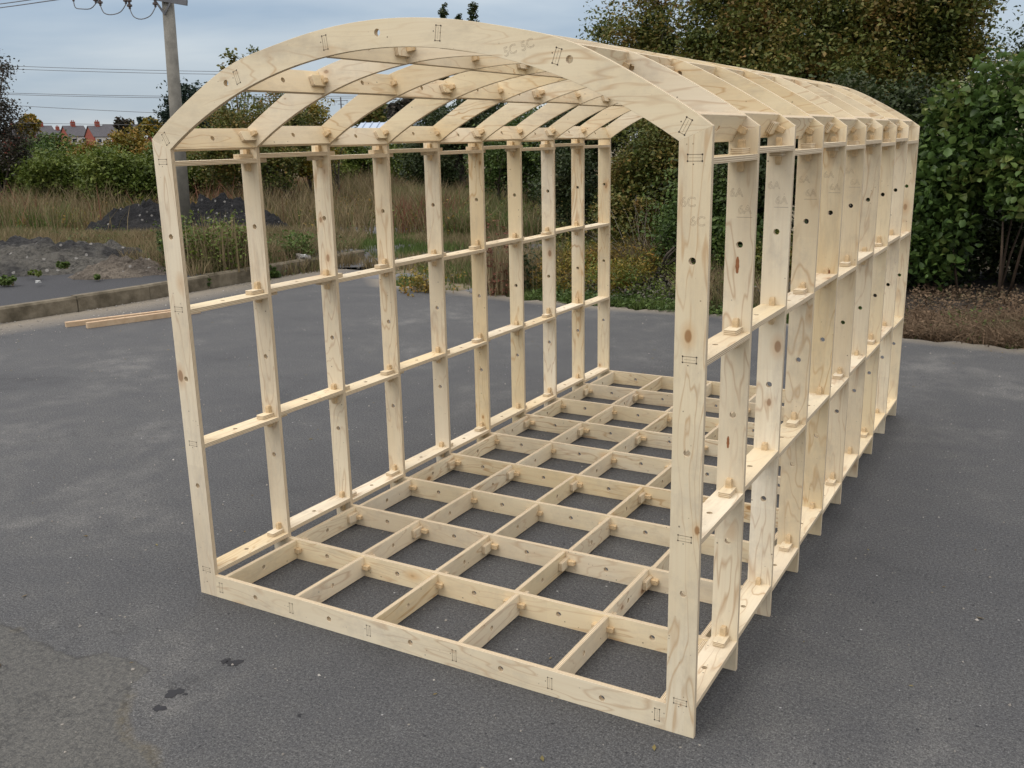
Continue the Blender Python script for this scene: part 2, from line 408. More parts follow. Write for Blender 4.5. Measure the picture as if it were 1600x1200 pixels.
def blob_sheet(name, cx, cy, rx, ry, z, mat, n=28, rot=0, seed=0):
    r = random.Random(seed); ph = [r.uniform(0, 6.28) for _ in range(4)]
    V = [(cx, cy, z)]
    for k in range(n):
        a = 2*math.pi*k/n; q = 1+.22*math.sin(2*a+ph[0])+.16*math.sin(3*a+ph[1])+.12*math.sin(5*a+ph[2])+.1*math.sin(9*a+ph[3])
        x, y = rx*q*math.cos(a), ry*q*math.sin(a)
        V.append((cx+x*math.cos(rot)-y*math.sin(rot), cy+x*math.sin(rot)+y*math.cos(rot), z))
    F = [[0, k+1, (k+1) % n+1] for k in range(n)]
    return tag(link(name, mesh_np(name, V, F, mat)), kind='structure')
for i, (px, py, r) in enumerate([(352, 1033, .012), (366, 1036, .019), (272, 1083, .021), (290, 1085, .006), (249, 1107, .015), (468, 1118, .006)]):
    g = gp(px, py); blob_sheet('oil_spot', g[0], g[1], r*1.25, r*1.3, .0015, OIL, rot=.3, seed=i)
# old tarmac patches beyond the yard
OLDTAR = simple('old_grey_tarmac', (.16, .16, .165), .9, .3, 3, bmp=.4)
def ground_patch(name, cx, cy, rx, ry, mat, rot, seed, lift=.03):
    r = random.Random(seed); ph = [r.uniform(0, 6.28) for _ in range(5)]; n = 64; R = 12; V = []; F = []
    for j in range(R+1):
        for k in range(n):
            a = 2*math.pi*k/n; q = 1+.2*math.sin(2*a+ph[0])+.14*math.sin(3*a+ph[1])+.1*math.sin(5*a+ph[2])+.06*math.sin(11*a+ph[3])+.04*math.sin(23*a+ph[4])
            x, y = rx*q*math.cos(a)*j/R, ry*q*math.sin(a)*j/R
            X, Y = cx+x*math.cos(rot)-y*math.sin(rot), cy+x*math.sin(rot)+y*math.cos(rot)
            V.append((X, Y, float(H(X, Y))+lift*(1-(j/R)**6)-(.02 if j == R else 0)))
    for j in range(R):
        for k in range(n): k2 = (k+1) % n; F.append([j*n+k, (j+1)*n+k, (j+1)*n+k2, j*n+k2])
    return tag(link(name, mesh_np(name, V, F, mat, smooth=True)), kind='structure')
for i, (px, py, rx, ry) in enumerate([(640, 388, 3.0, .8), (790, 425, 2.2, .55), (520, 362, 2.6, .7), (560, 405, 1.6, .5), (870, 445, 1.3, .35)]):
    g = gp(px, py, .05); ground_patch('old_tarmac', g[0], g[1], rx, ry, OLDTAR, .45, i+20)

# kerb of concrete blocks and the tarmac path behind it
def kerb():
    mb = MB(); y = -3.0; k = 0
    while y < 9.1:
        y1 = min(y+.91, 9.1); x0, x1 = float(kerb_x(y)), float(kerb_x(y1))
        dz = rnd.uniform(-.011, .008); dx = rnd.uniform(-.008, .008); e = .005
        V = [(x0-.11+dx, y+e, -.06), (x0+dx, y+e, -.06), (x1+dx, y1-e, -.06), (x1-.11+dx, y1-e, -.06),
             (x0-.11+dx, y+e, .172+dz), (x0-.018+dx, y+e, .172+dz), (x1-.018+dx, y1-e, .172+dz), (x1-.11+dx, y1-e, .172+dz),
             (x0+dx, y+e, .150+dz), (x1+dx, y1-e, .150+dz)]
        mb.add(V, [[0,3,2,1],[4,5,6,7],[5,8,9,6],[8,1,2,9],[0,4,7,3],[0,1,8,5,4],[3,7,6,9,2]])
        y = y1
    o = mb.build('kerb', [CONC]); tag(o, kind='structure')
kerb()
def path():
    ys = np.linspace(-3, 6.6, 60); V = []; F = []
    for i, y in enumerate(ys):
        xo = float(kerb_x(y))-.112
        wd = 2.6*min(1, max(0.0, (6.55-y)/1.2))**.7 if y > 5.2 else 2.6
        wd += .05*math.sin(y*7)+.03*math.sin(y*19)
        wd = max(wd, .02)
        for s in range(5): V.append((xo-wd*s/4, y+ .35*s/4, .162))
    for i in range(len(ys)-1):
        for s in range(4): a = i*5+s; F.append([a, a+5, a+6, a+1])
    tag(link('tarmac_path', mesh_np('tarmac_path', V, F, DARKTAR)), kind='structure')
path()

# ------------------------------------------------------------------ the arched hut frame
W, HZ, PD, PW, BH, HI, T = 2.099, 1.798, .4295, .0905, .0936, 1.7606, .0172
XC = W/2; NF = 10
def zo(dx): return .306+math.sqrt(1.826**2-dx*dx)+.013*math.exp(-((abs(dx)-.64)/.16)**2)
def zi(dx): return .316+math.sqrt(1.734**2-dx*dx)
JX = [XC+(i-2.5)*.3725 for i in range(6)]
RZ = [.112, .645, 1.176, 1.718]
PUR = []      # purlins: inner point and outer point in the frame plane
for s in (-1, 1):
    PUR.append(((XC+s*.957, HI+.002), (XC+s*.996, zo(.996)-.002)))
    for a in (.345, .12):
        PUR.append(((XC+s*1.736*math.sin(a), zi(1.736*math.sin(a))+.001), (XC+s*1.824*math.sin(a), zo(1.824*math.sin(a))-.001)))
def circ(cx, cy, r=.0103, n=18): return [(cx+r*math.cos(2*math.pi*k/n), cy+r*math.sin(2*math.pi*k/n)) for k in range(n)]
def board_mesh(name, outline, holes=(), t=T):
    cu = bpy.data.curves.new('c', 'CURVE'); cu.dimensions = '2D'; cu.fill_mode = 'BOTH'; cu.extrude = t/2-.0006; cu.bevel_depth = .0006; cu.bevel_resolution = 0
    cu.offset = -.0006
    for P in [outline]+list(holes):
        sp = cu.splines.new('POLY'); sp.points.add(len(P)-1); sp.use_cyclic_u = True
        for q, (x, y) in zip(sp.points, P): q.co = (x, y, 0, 1)
    ob = bpy.data.objects.new('c', cu); COL.objects.link(ob)
    dg = bpy.context.evaluated_depsgraph_get(); me = bpy.data.meshes.new_from_object(ob.evaluated_get(dg))
    bpy.data.objects.remove(ob); bpy.data.curves.remove(cu)
    me.name = name; me.materials.clear(); me.materials.append(PLY); me.materials.append(EDGE)
    for p in me.polygons: p.material_index = 0 if abs(p.normal.z) > .9 else 1; p.use_smooth = False
    return me
def frame_T(origin, ex, ez):
    ex = Vector(ex).normalized(); ez = Vector(ez).normalized(); ey = ez.cross(ex)
    m = Matrix.Identity(4)
    for i in range(3): m[i][0] = ex[i]; m[i][1] = ey[i]; m[i][2] = ez[i]; m[i][3] = origin[i]
    return m
hut = empty('timber_frame_hut', (XC, 0, 0))
tag(hut, 'pale plywood skeleton of an arched-roof hut standing on the asphalt', 'hut frame')
INV = Matrix.Translation((-XC, 0, 0))
# --- members of one portal frame; board local X runs along the member, local Z = world -Y
def to_local(P, Mx):
    Mi = Mx.inverted(); r = []
    for x, z in P:
        q = Mi @ Vector((x, 0, z)); r.append((q.x, q.y))
    return r
MP = {'L': frame_T((PW/2, 0, .9), (0, 0, 1), (0, -1, 0)), 'R': frame_T((W-PW/2, 0, .9), (0, 0, 1), (0, -1, 0))}
postL = [(0, 0), (PW, 0), (PW, HI), (0, HZ)]
postR = [(W-PW, 0), (W, 0), (W, HZ), (W-PW, HI)]
PHZ = [.47, .905, 1.447]
def mk_post(side, P, cx):
    return board_mesh('post', to_local(P, MP[side]), [to_local(circ(cx, z), MP[side]) for z in PHZ])
meL, meR = mk_post('L', postL, PW/2), mk_post('R', postR, W-PW/2)
MBm = frame_T((XC, 0, BH/2), (1, 0, 0), (0, -1, 0))
mid = [(JX[i]+JX[i+1])/2 for i in range(5)]
meB = board_mesh('floor_beam', to_local([(PW, 0), (W-PW, 0), (W-PW, BH), (PW, BH)], MBm), [to_local(circ(x, BH/2), MBm) for x in mid])
MA = frame_T((XC, 0, 2.0), (1, 0, 0), (0, -1, 0))
n = 44
op = [(XC+dx, zo(dx)) for dx in np.linspace(-XC, XC, n)]; op[0] = (0, HZ); op[-1] = (W, HZ)
ip = [(XC+dx, zi(dx)) for dx in np.linspace(XC-PW, -XC+PW, n)]; ip[0] = (W-PW, HI); ip[-1] = (PW, HI)
meA = board_mesh('roof_arch', to_local(op+ip, MA), [to_local(circ(XC+dx, (zo(dx)+zi(dx))/2+.003, .0108), MA) for dx in (-.655, -.008, .640)])

# routed slot outlines with dog-bone corners, shown on the two end frames (tenon ends flush in them)
def slot_mark(mb, M2, cx, cy, lx, ly, sgn=1, z=T/2+.0004):
    """outline rectangle lx by ly around (cx,cy) in board coords, M2 rotates it"""
    def P(x, y): q = M2 @ Vector((x, y)); return (cx+q.x, cy+q.y, sgn*z)
    e = .00065
    def bar(x0, y0, x1, y1):
        q = [P(x0, y0), P(x1, y0), P(x1, y1), P(x0, y1)]; mb.add(q, [[0, 1, 2, 3] if sgn > 0 else [3, 2, 1, 0]], 0)
    hx, hy = lx/2, ly/2
    bar(-hx, -hy-e, hx, -hy+e); bar(-hx, hy-e, hx, hy+e); bar(-hx-e, -hy, -hx+e, hy); bar(hx-e, -hy, hx+e, hy)
    bar(-hx*.85, -e*.4, hx*.8, e*.4)
    for sx in (-1, 1):
        for sy in (-1, 1):
            c = [(sx*hx+.0024*math.cos(t*math.pi/4), sy*hy+.0024*math.sin(t*math.pi/4)) for t in range(8)]
            c = [(x, y) for x, y in c]; q = [P(x, y) for x, y in c]; q = [(a, b, d+sgn*.0002) for a, b, d in q]
            mb.add(q, [list(range(8)) if sgn > 0 else list(range(8))[::-1]], 1)
    q = [P(hx*.2+.0018*math.cos(t*math.pi/4), hy+.008+.0018*math.sin(t*math.pi/4)) for t in range(8)]
    mb.add(q, [list(range(8)) if sgn > 0 else list(range(8))[::-1]], 1)
def rot2(a): return Matrix(((math.cos(a), -math.sin(a)), (math.sin(a), math.cos(a))))
def place(name, me, Mx, y, par=hut):
    return link(name, me, par, INV @ Matrix.Translation((0, y+T/2, 0)) @ Mx)
FONT = None
def text_mesh(s, size, name='pencil_number'):
    cu = bpy.data.curves.new('t', 'FONT'); cu.body = s; cu.size = size; cu.align_x = 'CENTER'; cu.align_y = 'CENTER'
    cu.fill_mode = 'NONE'; cu.bevel_depth = .00028; cu.bevel_resolution = 0
    ob = bpy.data.objects.new('t', cu); COL.objects.link(ob)
    me = bpy.data.meshes.new_from_object(ob.evaluated_get(bpy.context.evaluated_depsgraph_get()))
    bpy.data.objects.remove(ob); bpy.data.curves.remove(cu); me.name = name; me.materials.clear(); me.materials.append(PENCIL); return me
frames = []
for k in range(NF):
    y = k*PD
    pl, pr = place('post', meL, MP['L'], y), place('post', meR, MP['R'], y)
    fb, ar = place('floor_beam', meB, MBm, y), place('roof_arch', meA, MA, y)
    frames.append((pl, pr, fb, ar))
    if k in (0, NF-1):
        for side, o in (('L', pl), ('R', pr)):
            Mi = MP[side].inverted(); cx = PW/2 if side == 'L' else W-PW/2
            for z in RZ:
                q = Mi @ Vector((cx, 0, z)); mb = MB(); slot_mark(mb, rot2(math.pi/2), q.x, q.y, .040, T, 1 if k == 0 else -1)
                mb.build('slot_outline', [GROOVE, GDOT], o)
        Mi = MBm.inverted()
        for x in JX:
            q = Mi @ Vector((x, 0, BH/2)); mb = MB(); slot_mark(mb, rot2(math.pi/2), q.x, q.y, .040, T*.9, 1 if k == 0 else -1)
            mb.build('slot_outline', [GROOVE, GDOT], fb)
        Mi = MA.inverted()
        for a, b in PUR:
            m_ = Mi @ Vector(((a[0]+b[0])/2, 0, (a[1]+b[1])/2)); ang = math.atan2(b[1]-a[1], b[0]-a[0])
            mb = MB(); slot_mark(mb, rot2(ang), m_.x, m_.y, .042, T, 1 if k == 0 else -1)
            mb.build('slot_outline', [GROOVE, GDOT], ar)
# pencilled / routed part numbers
for k, s in ((0, '6C'), (1, '6A'), (2, '6A'), (3, '6A'), (4, '6A'), (5, '6A')):
    o = frames[k][1]; me = text_mesh(s, .036)
    for (dx, z) in ((-.016, 1.603), (.012, 1.553)):
        q = MP['R'].inverted() @ Vector((W-PW/2+dx, 0, z))
        link('pencil_number', me, o, Matrix.Translation((q.x, q.y, T/2+.0002)) @ Matrix.Rotation(-math.pi/2+math.pi, 4, 'Z') @ Matrix.Rotation(math.pi, 4, 'Z'))
    if k:
        mb = MB(); q = MP['R'].inverted() @ Vector((W-PW/2+.012, 0, 1.530))
        mb.box((q.x, q.y-.024, T/2), (q.x+.0012, q.y+.024, T/2+.0004)); mb.build('pencil_underline', [PENCIL], o)
RESIN = simple('resin_streak', (.36, .14, .05), .6, .4, 60)
for k, dx, z, hh, ww in ((1, -.004, 1.385, .028, .0065), (1, -.012, .812, .022, .005), (4, .01, 1.20, .010, .005)):
    q = MP['R'].inverted() @ Vector((W-PW/2+dx, 0, z)); mb = MB()
    mb.add([(q.x+hh*math.cos(a*math.pi/9)*(1 if a % 3 else .9), q.y+ww*math.sin(a*math.pi/9)*(1 if a % 2 else .8), T/2+.0003) for a in range(18)], [list(range(18))])
    mb.build('resin_streak', [RESIN], frames[k][1])
me5 = text_mesh('5C', .036)
for px, py in ((797, 79), (824, 70)):
    d = AF + (px-800)/FPX*AR - (py-600)/FPX*AU; g = CAM + (0-CAM[1])/d[1]*d
    q = MA.inverted() @ Vector((g[0], 0, g[2]))
    link('pencil_number', me5, frames[0][3], Matrix.Translation((q.x, q.y, T/2+.0002)) @ Matrix.Rotation(.25, 4, 'Z'))

# --- longitudinal boards.  local X = along Y (world), local Y = board width, local Z = thickness
TW = .040; PROJ = .066
def long_board(name, width, first, last, hole=True, hole_x=.0):
    """body fits between two frames; tenons pass through and stick out past inner frames"""
    a = -PD/2+T/2-.001; b = PD/2-T/2+.001; h = width/2
    ea = -PD/2-T/2-PROJ if not first else -PD/2+T/2-.010
    eb = PD/2+T/2+PROJ if not last else PD/2+T/2-.010
    c = .004
    P = [(a, -h), (b, -h), (b, -TW/2), (eb-c, -TW/2), (eb, -TW/2+c), (eb, TW/2-c), (eb-c, TW/2), (b, TW/2), (b, h), (a, h), (a, TW/2), (ea+c, TW/2), (ea, TW/2-c), (ea, -TW/2+c), (ea+c, -TW/2), (a, -TW/2)]
    H_ = [circ(hole_x, 0, .0095)] if hole else []
    return board_mesh(name, P, H_)
RW, JW, QW = PW*.975, .084, .0835
cache = {}
def lb(name, width, k, hx=0):
    key = (name, k == 0, k == NF-2)
    if key not in cache: cache[key] = long_board(name, width, key[1], key[2], True, hx)
    return cache[key]
# peg: block that passes through both boards, lying against the front face of a frame
def peg_mesh():
    mb = MB(); a, b, h = .0100, .0088, .050
    c = .003
    V = []
    for z, s in ((-h, .75), (-h+.008, 1), (h-.006, 1), (h, .8)):
        V += [(-a*s, -b*s, z), (a*s, -b*s, z), (a*s, b*s, z), (-a*s, b*s, z)]
    F = [[0,3,2,1], [12,13,14,15]]
    for i in range(3):
        for j in range(4): j2 = (j+1) % 4; F.append([4*i+j, 4*i+j2, 4*i+4+j2, 4*i+4+j])
    mb.add(V, F); return mb
pegme = mesh_np('locking_peg', peg_mesh().v, peg_mesh().f, PEG)
restpegs = MB()
def put_board(name, width, k, cx, cz, ey, ez, off, hx=0, tilt=0):
    """(cx,cz): centre in frame plane; ey: width dir, ez: thickness dir (x,z tuples); off: stagger along ez"""
    yc = (k+.5)*PD+T/2
    ex = Vector((0, 1, 0)); ez3 = Vector((ez[0], 0, ez[1])).normalized()
    org = Vector((cx, yc, cz)) + ez3*off
    org = org + Vector((rnd.uniform(-.0006, .0006), 0, rnd.uniform(-.0006, .0006)))
    Mx = frame_T(org, ex, ez3) @ Matrix.Rotation(rnd.uniform(-.0022, .0022), 4, 'Z')
    o = link(name, lb(name, width, k, hx), hut, INV @ Mx)
    # peg at the far end frame (k+1), on the camera side of that frame: pierces this board and the next board's tab
    if k < NF-2:
        jx = rnd.uniform(-.004, .004); jz = rnd.uniform(-.005, .007)
        loc = Matrix.Translation((PD/2-T/2-.0088, jx, -off+jz)) @ Matrix.Rotation(rnd.uniform(-.06, .06), 4, 'Z') @ Matrix.Diagonal((1, rnd.uniform(.92, 1.1), (.80 if name == 'roof_purlin' else .92)*rnd.uniform(.92, 1.05), 1))
        if k < 5: link('locking_peg', pegme, o, loc)
        else: restpegs.add([(Mx @ loc) @ v.co for v in pegme.vertices], [list(p.vertices) for p in pegme.polygons])
        loc2 = Matrix.Translation((PD/2+T/2+.0088, -jx, -off+jz))     # twin peg behind the frame
        restpegs.add([(Mx @ loc2) @ v.co for v in pegme.vertices], [list(p.vertices) for p in pegme.polygons])
    return o
for k in range(NF-1):
    s = -1 if k % 2 == 0 else 1
    for side in (0, 1):
        for z in RZ:
            cx = PW/2-.0005 if side == 0 else W-PW/2+.0005
            put_board('wall_rail', RW, k, cx, z, (1, 0), (0, 1), s*T/2*1.02)
    for x in JX:
        put_board('floor_joist', JW, k, x, BH/2, (0, 1), (1, 0), -s*T/2*1.02)
    for j, (a, b) in enumerate(PUR):
        wd = Vector((b[0]-a[0], b[1]-a[1])).normalized()
        ez = Vector((wd.y, -wd.x))                      # towards +x for left purlins
        sg = 1 if j < 3 else -1                         # even bays sit on the outer side
        put_board('roof_purlin', QW, k, (a[0]+b[0])/2, (a[1]+b[1])/2, tuple(wd), tuple(ez), sg*s*T/2*1.02)
o = link('locking_peg', mesh_np('locking_peg_rest', [INV @ Vector(v) for v in restpegs.v], restpegs.f, PEG), hut)
tag(o, kind='stuff')

# ------------------------------------------------------------------ loose timber
BAT = simple('fresh_pine_batten', (.50, .34, .20), .75, .25, 12, col2=(.60, .44, .28), rand=5)
BATT = simple('sawn_batten_top', (.66, .50, .33), .75, .0, 30, col2=(.42, .25, .14), rand=5)
def batten(p0, p1, w_, h_, label):
    a, b = Vector((p0[0], p0[1], 0)), Vector((p1[0], p1[1], 0)); ln = (b-a).length
    mb = MB(); c = .003
    prof = [(-w_/2, 0), (w_/2, 0), (w_/2, h_-c), (w_/2-c, h_), (-w_/2+c, h_), (-w_/2, h_-c)]
    V = [(x, y, z+.001) for x in (0, ln) for y, z in prof]; nn = len(prof)
    F = [list(range(nn))[::-1], [nn+i for i in range(nn)]]+[[i, (i+1) % nn, nn+(i+1) % nn, nn+i] for i in range(nn)]
    mb.add(V, F); mb.m[2+3] = 1
    ob = mb.build('timber_batten', [BAT, BATT])
    d = (b-a).normalized(); ob.matrix_world = frame_T(a, d, (0, 0, 1)); tag(ob, label, 'timber batten', 'sawn battens lying by the kerb')
b0, b1 = gp(103, 511), gp(330, 483); batten(b0, b1, .055, .05, 'rear sawn pine batten lying on the asphalt nearest the kerb')
b0, b1 = gp(136, 513), gp(312, 489); batten(b0, b1, .05, .058, 'front sawn pine batten lying on the asphalt, set further right')

# ------------------------------------------------------------------ vegetation generators
def leaves(C_, n, size, spread, flat=.0, aspect=.55, rg=None, shape='leaf'):
    """n leaves gaussian round clump centres C_ (m,3) with spread (m,) -> V,F"""
    rg = rg or rng; m = len(C_)
    idx = rg.integers(0, m, n)
    sp = np.asarray(spread) if np.ndim(spread) else np.full(m, spread)
    d = rg.normal(size=(n, 3)); d /= np.linalg.norm(d, axis=1)[:, None]
    P = C_[idx] + d*(rg.random(n)**.45*sp[idx])[:, None]*np.array([1, 1, .8])
    a = rg.normal(size=(n, 3)); a[:, 2] *= .6; a[:, 2] -= .25; a /= np.linalg.norm(a, axis=1)[:, None]
    nrm = rg.normal(size=(n, 3)); nrm[:, 2] = np.abs(nrm[:, 2])+.5+flat
    b = np.cross(nrm, a); b /= np.linalg.norm(b, axis=1)[:, None]+1e-9
    s = size*(.55+.9*rg.random(n))[:, None]
    c = np.cross(a, b)
    if shape == 'broad':
        up = c*s*.16
        V = np.stack([P-a*s*.5, P-a*s*.22+b*s*aspect*.5+up, P+a*s*.15+b*s*aspect*.42+up*.8, P+a*s*.55-c*s*.10, P+a*s*.15-b*s*aspect*.42+up*.8, P-a*s*.22-b*s*aspect*.5+up], 1).reshape(-1, 3)
        F = np.arange(6*n).reshape(n, 6)
        return V, np.concatenate([F[:, [0, 1, 2, 3]], F[:, [0, 3, 4, 5]]])
    if shape == 'leaf':
        V = np.stack([P-a*s*.5, P-a*s*.1+b*s*aspect*.5+c*s*.08, P+a*s*.5, P-a*s*.1-b*s*aspect*.5+c*s*.08], 1).reshape(-1, 3)
        F = np.arange(4*n).reshape(n, 4)
        F = np.concatenate([F[:, [0, 1, 2]], F[:, [0, 2, 3]]])
        return V, F
def clumps(blobs, m, rg, shell=.5):
    """m clump centres spread through ellipsoids [(c, r)], biased to the outside"""
    vol = np.array([r[0]*r[1]*r[2] for c, r in blobs])**.8; vol /= vol.sum()
    out = []
    for (c, r), v in zip(blobs, vol):
        k = max(3, int(m*v)); d = rg.normal(size=(k, 3)); d /= np.linalg.norm(d, axis=1)[:, None]
        q = (shell+(1-shell)*rg.random(k))[:, None]
        # uneven outline
        w_ = 1+.18*np.sin(d[:, :1]*5+c[0])+.15*np.sin(d[:, 1:2]*7+c[1])+.12*np.sin(d[:, 2:]*9)
        out.append(np.array(c)+d*q*np.array(r)*w_)
    return np.concatenate(out)
def tree(name, label, cat, base, blobs, mat, nleaf, size, nclump, cs=.35, trunk=.12, group=None, seed=0, limbs=14, shell=.45, aspect=.6, multi=1, bark=None):
    """base (x,y,z); blobs in world coords.  crown of individual leaves + tapered trunk with limbs"""
    rg = np.random.default_rng(seed+100)
    base = np.array(base, float); root = empty(name, tuple(base)); tag(root, label, cat, group)
    C_ = clumps(blobs, nclump, rg, shell); keep = C_[:, 2] > base[2]+.05; C_ = C_[keep]
    V, F = leaves(C_, nleaf, size, cs*(.45+1.1*rg.random(len(C_))**1.5), rg=rg, aspect=aspect)
    V[:, 2] = np.maximum(V[:, 2], base[2]+.01)
    link('crown', mesh_np('crown', V-base, F, mat), root)
    mb = MB(); r0 = random.Random(seed)
    top = np.mean([np.array(c) for c, r in blobs], 0)
    for q in range(multi):
        b0 = np.array([r0.uniform(-1, 1), r0.uniform(-1, 1), 0])*(.0 if multi == 1 else .5)
        tgt = top-base + np.array([r0.uniform(-.3, .3), r0.uniform(-.3, .3), 0]) + b0*1.2
        pts = [b0+(tgt-b0)*t+np.array([.06*math.sin(t*5+q), .06*math.cos(t*4+q), 0])*(1 if t else 0) for t in np.linspace(0, 1, 7)]
        mb.tube(pts, [trunk*(1-.75*t)*(1.25 if t == 0 else 1) for t in np.linspace(0, 1, 7)], 8)
        sel = rg.choice(len(C_), min(limbs, len(C_)), replace=False)
        for s in sel:
            e_ = C_[s]-base; t = r0.uniform(.25, .85); st = pts[int(t*6)]
            mi = (st+e_)/2+np.array([0, 0, .12*np.linalg.norm(e_-st)])
            rr = trunk*.38*(1-.6*t); mb.tube([st, mi, e_], [rr, rr*.6, rr*.2], 5, caps=False)
    mb.build('trunk', [bark or BARK], root, smooth=True)
    return root
def B(px, py, D, rx, rz, ry=None):   # ellipsoid centred on a photo direction at depth D; px sizes -> metres
    c = at(px, py, D); return (tuple(c), (rx*D/FPX, (ry if ry else rx*D/FPX), rz*D/FPX))
def base_at(px, D):
    p = at(px, 220, D); return (p[0], p[1], float(H(p[0], p[1])))

LM = {
 'bramble': leafmat('bramble_leaf', [(.045, .07, .012), (.09, .13, .02), (.15, .19, .035), (.20, .22, .05)]),
 'dark': leafmat('dark_leaf', [(.015, .027, .009), (.030, .048, .014), (.050, .070, .022), (.080, .070, .028)]),
 'olive': leafmat('olive_leaf', [(.06, .09, .014), (.15, .14, .02), (.27, .18, .03), (.34, .15, .03)]),
 'brown': leafmat('autumn_brown_leaf', [(.032, .052, .013), (.075, .10, .022), (.125, .135, .028), (.19, .135, .034), (.26, .13, .042)]),
 'gold': leafmat('golden_leaf', [(.09, .11, .015), (.24, .18, .02), (.40, .24, .03)]),
 'green': leafmat('green_leaf', [(.030, .055, .014), (.060, .10, .024), (.09, .14, .03), (.15, .18, .045)]),
 'purple': leafmat('purple_leaf', [(.020, .026, .018), (.038, .038, .026), (.060, .045, .034), (.04, .06, .022)]),
 'knot': leafmat('broad_leaf', [(.028, .052, .014), (.054, .096, .025), (.085, .145, .034), (.13, .18, .045), (.22, .22, .07)], .3, .45),
 'pine': leafmat('conifer_leaf', [(.014, .032, .022), (.026, .048, .034), (.045, .065, .042)]),
}
TT = 'trees and bushes behind the yard'
def shrub(label, blobs, D, px, mat, n, size, ncl, cs, seed, cat='bush', name='bush', trunk=.04, multi=3, **k):
    tree(name, label, cat, base_at(px, D), blobs, LM[mat], n, size, ncl, cs, trunk, TT, seed, multi=multi, **k)

# left and centre background
shrub('dark purple-leaved tree cut by the left edge of the photo', [B(-30, 190, 24, 60, 70), B(-60, 120, 25, 70, 55), B(8, 228, 24, 40, 45)], 24, -15, 'purple', 22000, .07, 260, .45, 1, 'tree', 'tree', .14, 1)
shrub('round green bush in front of the red houses', [B(82, 234, 34, 32, 22), B(60, 248, 33, 30, 20)], 34, 80, 'green', 10000, .10, 120, .35, 2)
shrub('orange-tinged olive bush in front of the houses left of the frame', [B(150, 248, 30, 42, 24), B(205, 234, 31, 36, 27), B(240, 248, 30, 30, 26)], 30, 180, 'olive', 18000, .09, 200, .35, 3)
for i, (px, py, D, rx, rz, lab) in enumerate([
   (20, 289, 25, 62, 34, 'bramble bush at the far left behind the dry grass'),
   (110, 289, 24, 62, 34, 'bramble bush below the round green bush'),
   (195, 289, 23, 58, 34, 'bramble bush just left of the first post'),
   (300, 270, 24, 62, 44, 'bramble bush behind the foot of the utility pole'),
   (560, 262, 30, 70, 30, 'low bramble bush under the pale warehouse roof'),
   (660, 262, 29, 60, 34, 'low bramble bush between the warehouse and the dark trees')]):
    shrub(lab, [B(px-rx*.4, py-10, D, rx*.75, rz*1.1), B(px+rx*.4, py-7, D, rx*.75, rz)], D, px, 'bramble', 16000, .085, 150, .38, 10+i)
shrub('large brown-olive bush seen under the left roof purlins', [B(360, 215, 22, 55, 50), B(430, 200, 23, 60, 55), B(400, 250, 22, 80, 45)], 22, 400, 'brown', 34000, .07, 320, .40, 20, trunk=.08)
shrub('yellowing bush at the right end of the brown-olive bush', [B(488, 200, 24, 34, 42), B(480, 240, 24, 45, 40)], 24, 485, 'gold', 13000, .07, 140, .3, 21)
shrub('dark evergreen tree right behind the utility pole', [B(300, 165, 48, 38, 32), B(275, 185, 48, 22, 40), B(325, 195, 48, 40, 40)], 48, 300, 'pine', 12000, .17, 160, .6, 22, 'tree', 'tree', .25, 1)
shrub('thin sapling poking up above the left of the arch', [B(362, 95, 26, 14, 16), B(385, 115, 26, 22, 18), B(348, 120, 26, 12, 20), B(394, 80, 26, 6, 6)], 26, 372, 'brown', 900, .10, 50, .18, 23, 'sapling', 'tree', .05, 1, shell=.2)
shrub('dark green tree right of the warehouse roof', [B(700, 205, 27, 60, 45), B(760, 200, 27, 60, 55), B(680, 250, 26, 50, 40)], 27, 720, 'dark', 30000, .08, 280, .45, 24, 'tree', 'tree', .12, 1)
shrub('mixed dark green bush behind the sixth and seventh left posts', [B(800, 250, 22, 60, 55), B(850, 230, 21, 55, 65)], 22, 820, 'green', 24000, .07, 240, .35, 25)
shrub('brown-tinged dark tree behind the last left posts', [B(900, 220, 17, 60, 80), B(950, 180, 17, 60, 70), B(900, 300, 16, 60, 55)], 16.5, 915, 'dark', 36000, .06, 340, .38, 26, 'tree', 'tree', .12, 1)
shrub('reddish far tree above the warehouse roof', [B(585, 178, 75, 28, 14), B(560, 183, 75, 20, 10)], 75, 580, 'brown', 4000, .35, 80, .5, 27, 'tree', 'tree', .2, 1)
shrub('grey-brown far tree right of the reddish one', [B(640, 172, 70, 30, 18)], 70, 640, 'purple', 4000, .3, 80, .5, 28, 'tree', 'tree', .2, 1)
shrub('small round green tree beyond the left hedge', [B(46, 192, 120, 14, 13), B(40, 200, 120, 16, 10)], 120, 46, 'olive', 4000, .5, 70, .5, 29, 'tree', 'tree', .3, 1)
shrub('small dark conifer among the houses', [B(221, 197, 140, 6, 12), B(221, 206, 140, 9, 8)], 140, 221, 'pine', 2500, .5, 50, .5, 30, 'tree', 'tree', .3, 1)
shrub('yellow-brown tree right of the small conifer', [B(238, 200, 140, 14, 12)], 140, 238, 'gold', 3000, .5, 60, .6, 31, 'tree', 'tree', .3, 1)
shrub('dull bare-topped tree left of the small conifer', [B(194, 197, 150, 12, 8)], 150, 194, 'purple', 2500, .5, 50, .6, 32, 'tree', 'tree', .3, 1)
for i, (px, py, rz, lab) in enumerate([(693, 22, 17, 'left of the three poplar tops above the arch'), (716, 34, 11, 'shortest poplar top above the arch, in the middle'), (738, 20, 19, 'right of the three poplar tops above the arch')]):
    shrub(lab, [B(px, py+k*rz*1.1, 55, 5+k*.7, rz*.95) for k in range(7)], 55, px, 'dark', 12000, .13, 260, .20, 40+i, 'poplar', 'tree', .2, 1, shell=.2, limbs=10)

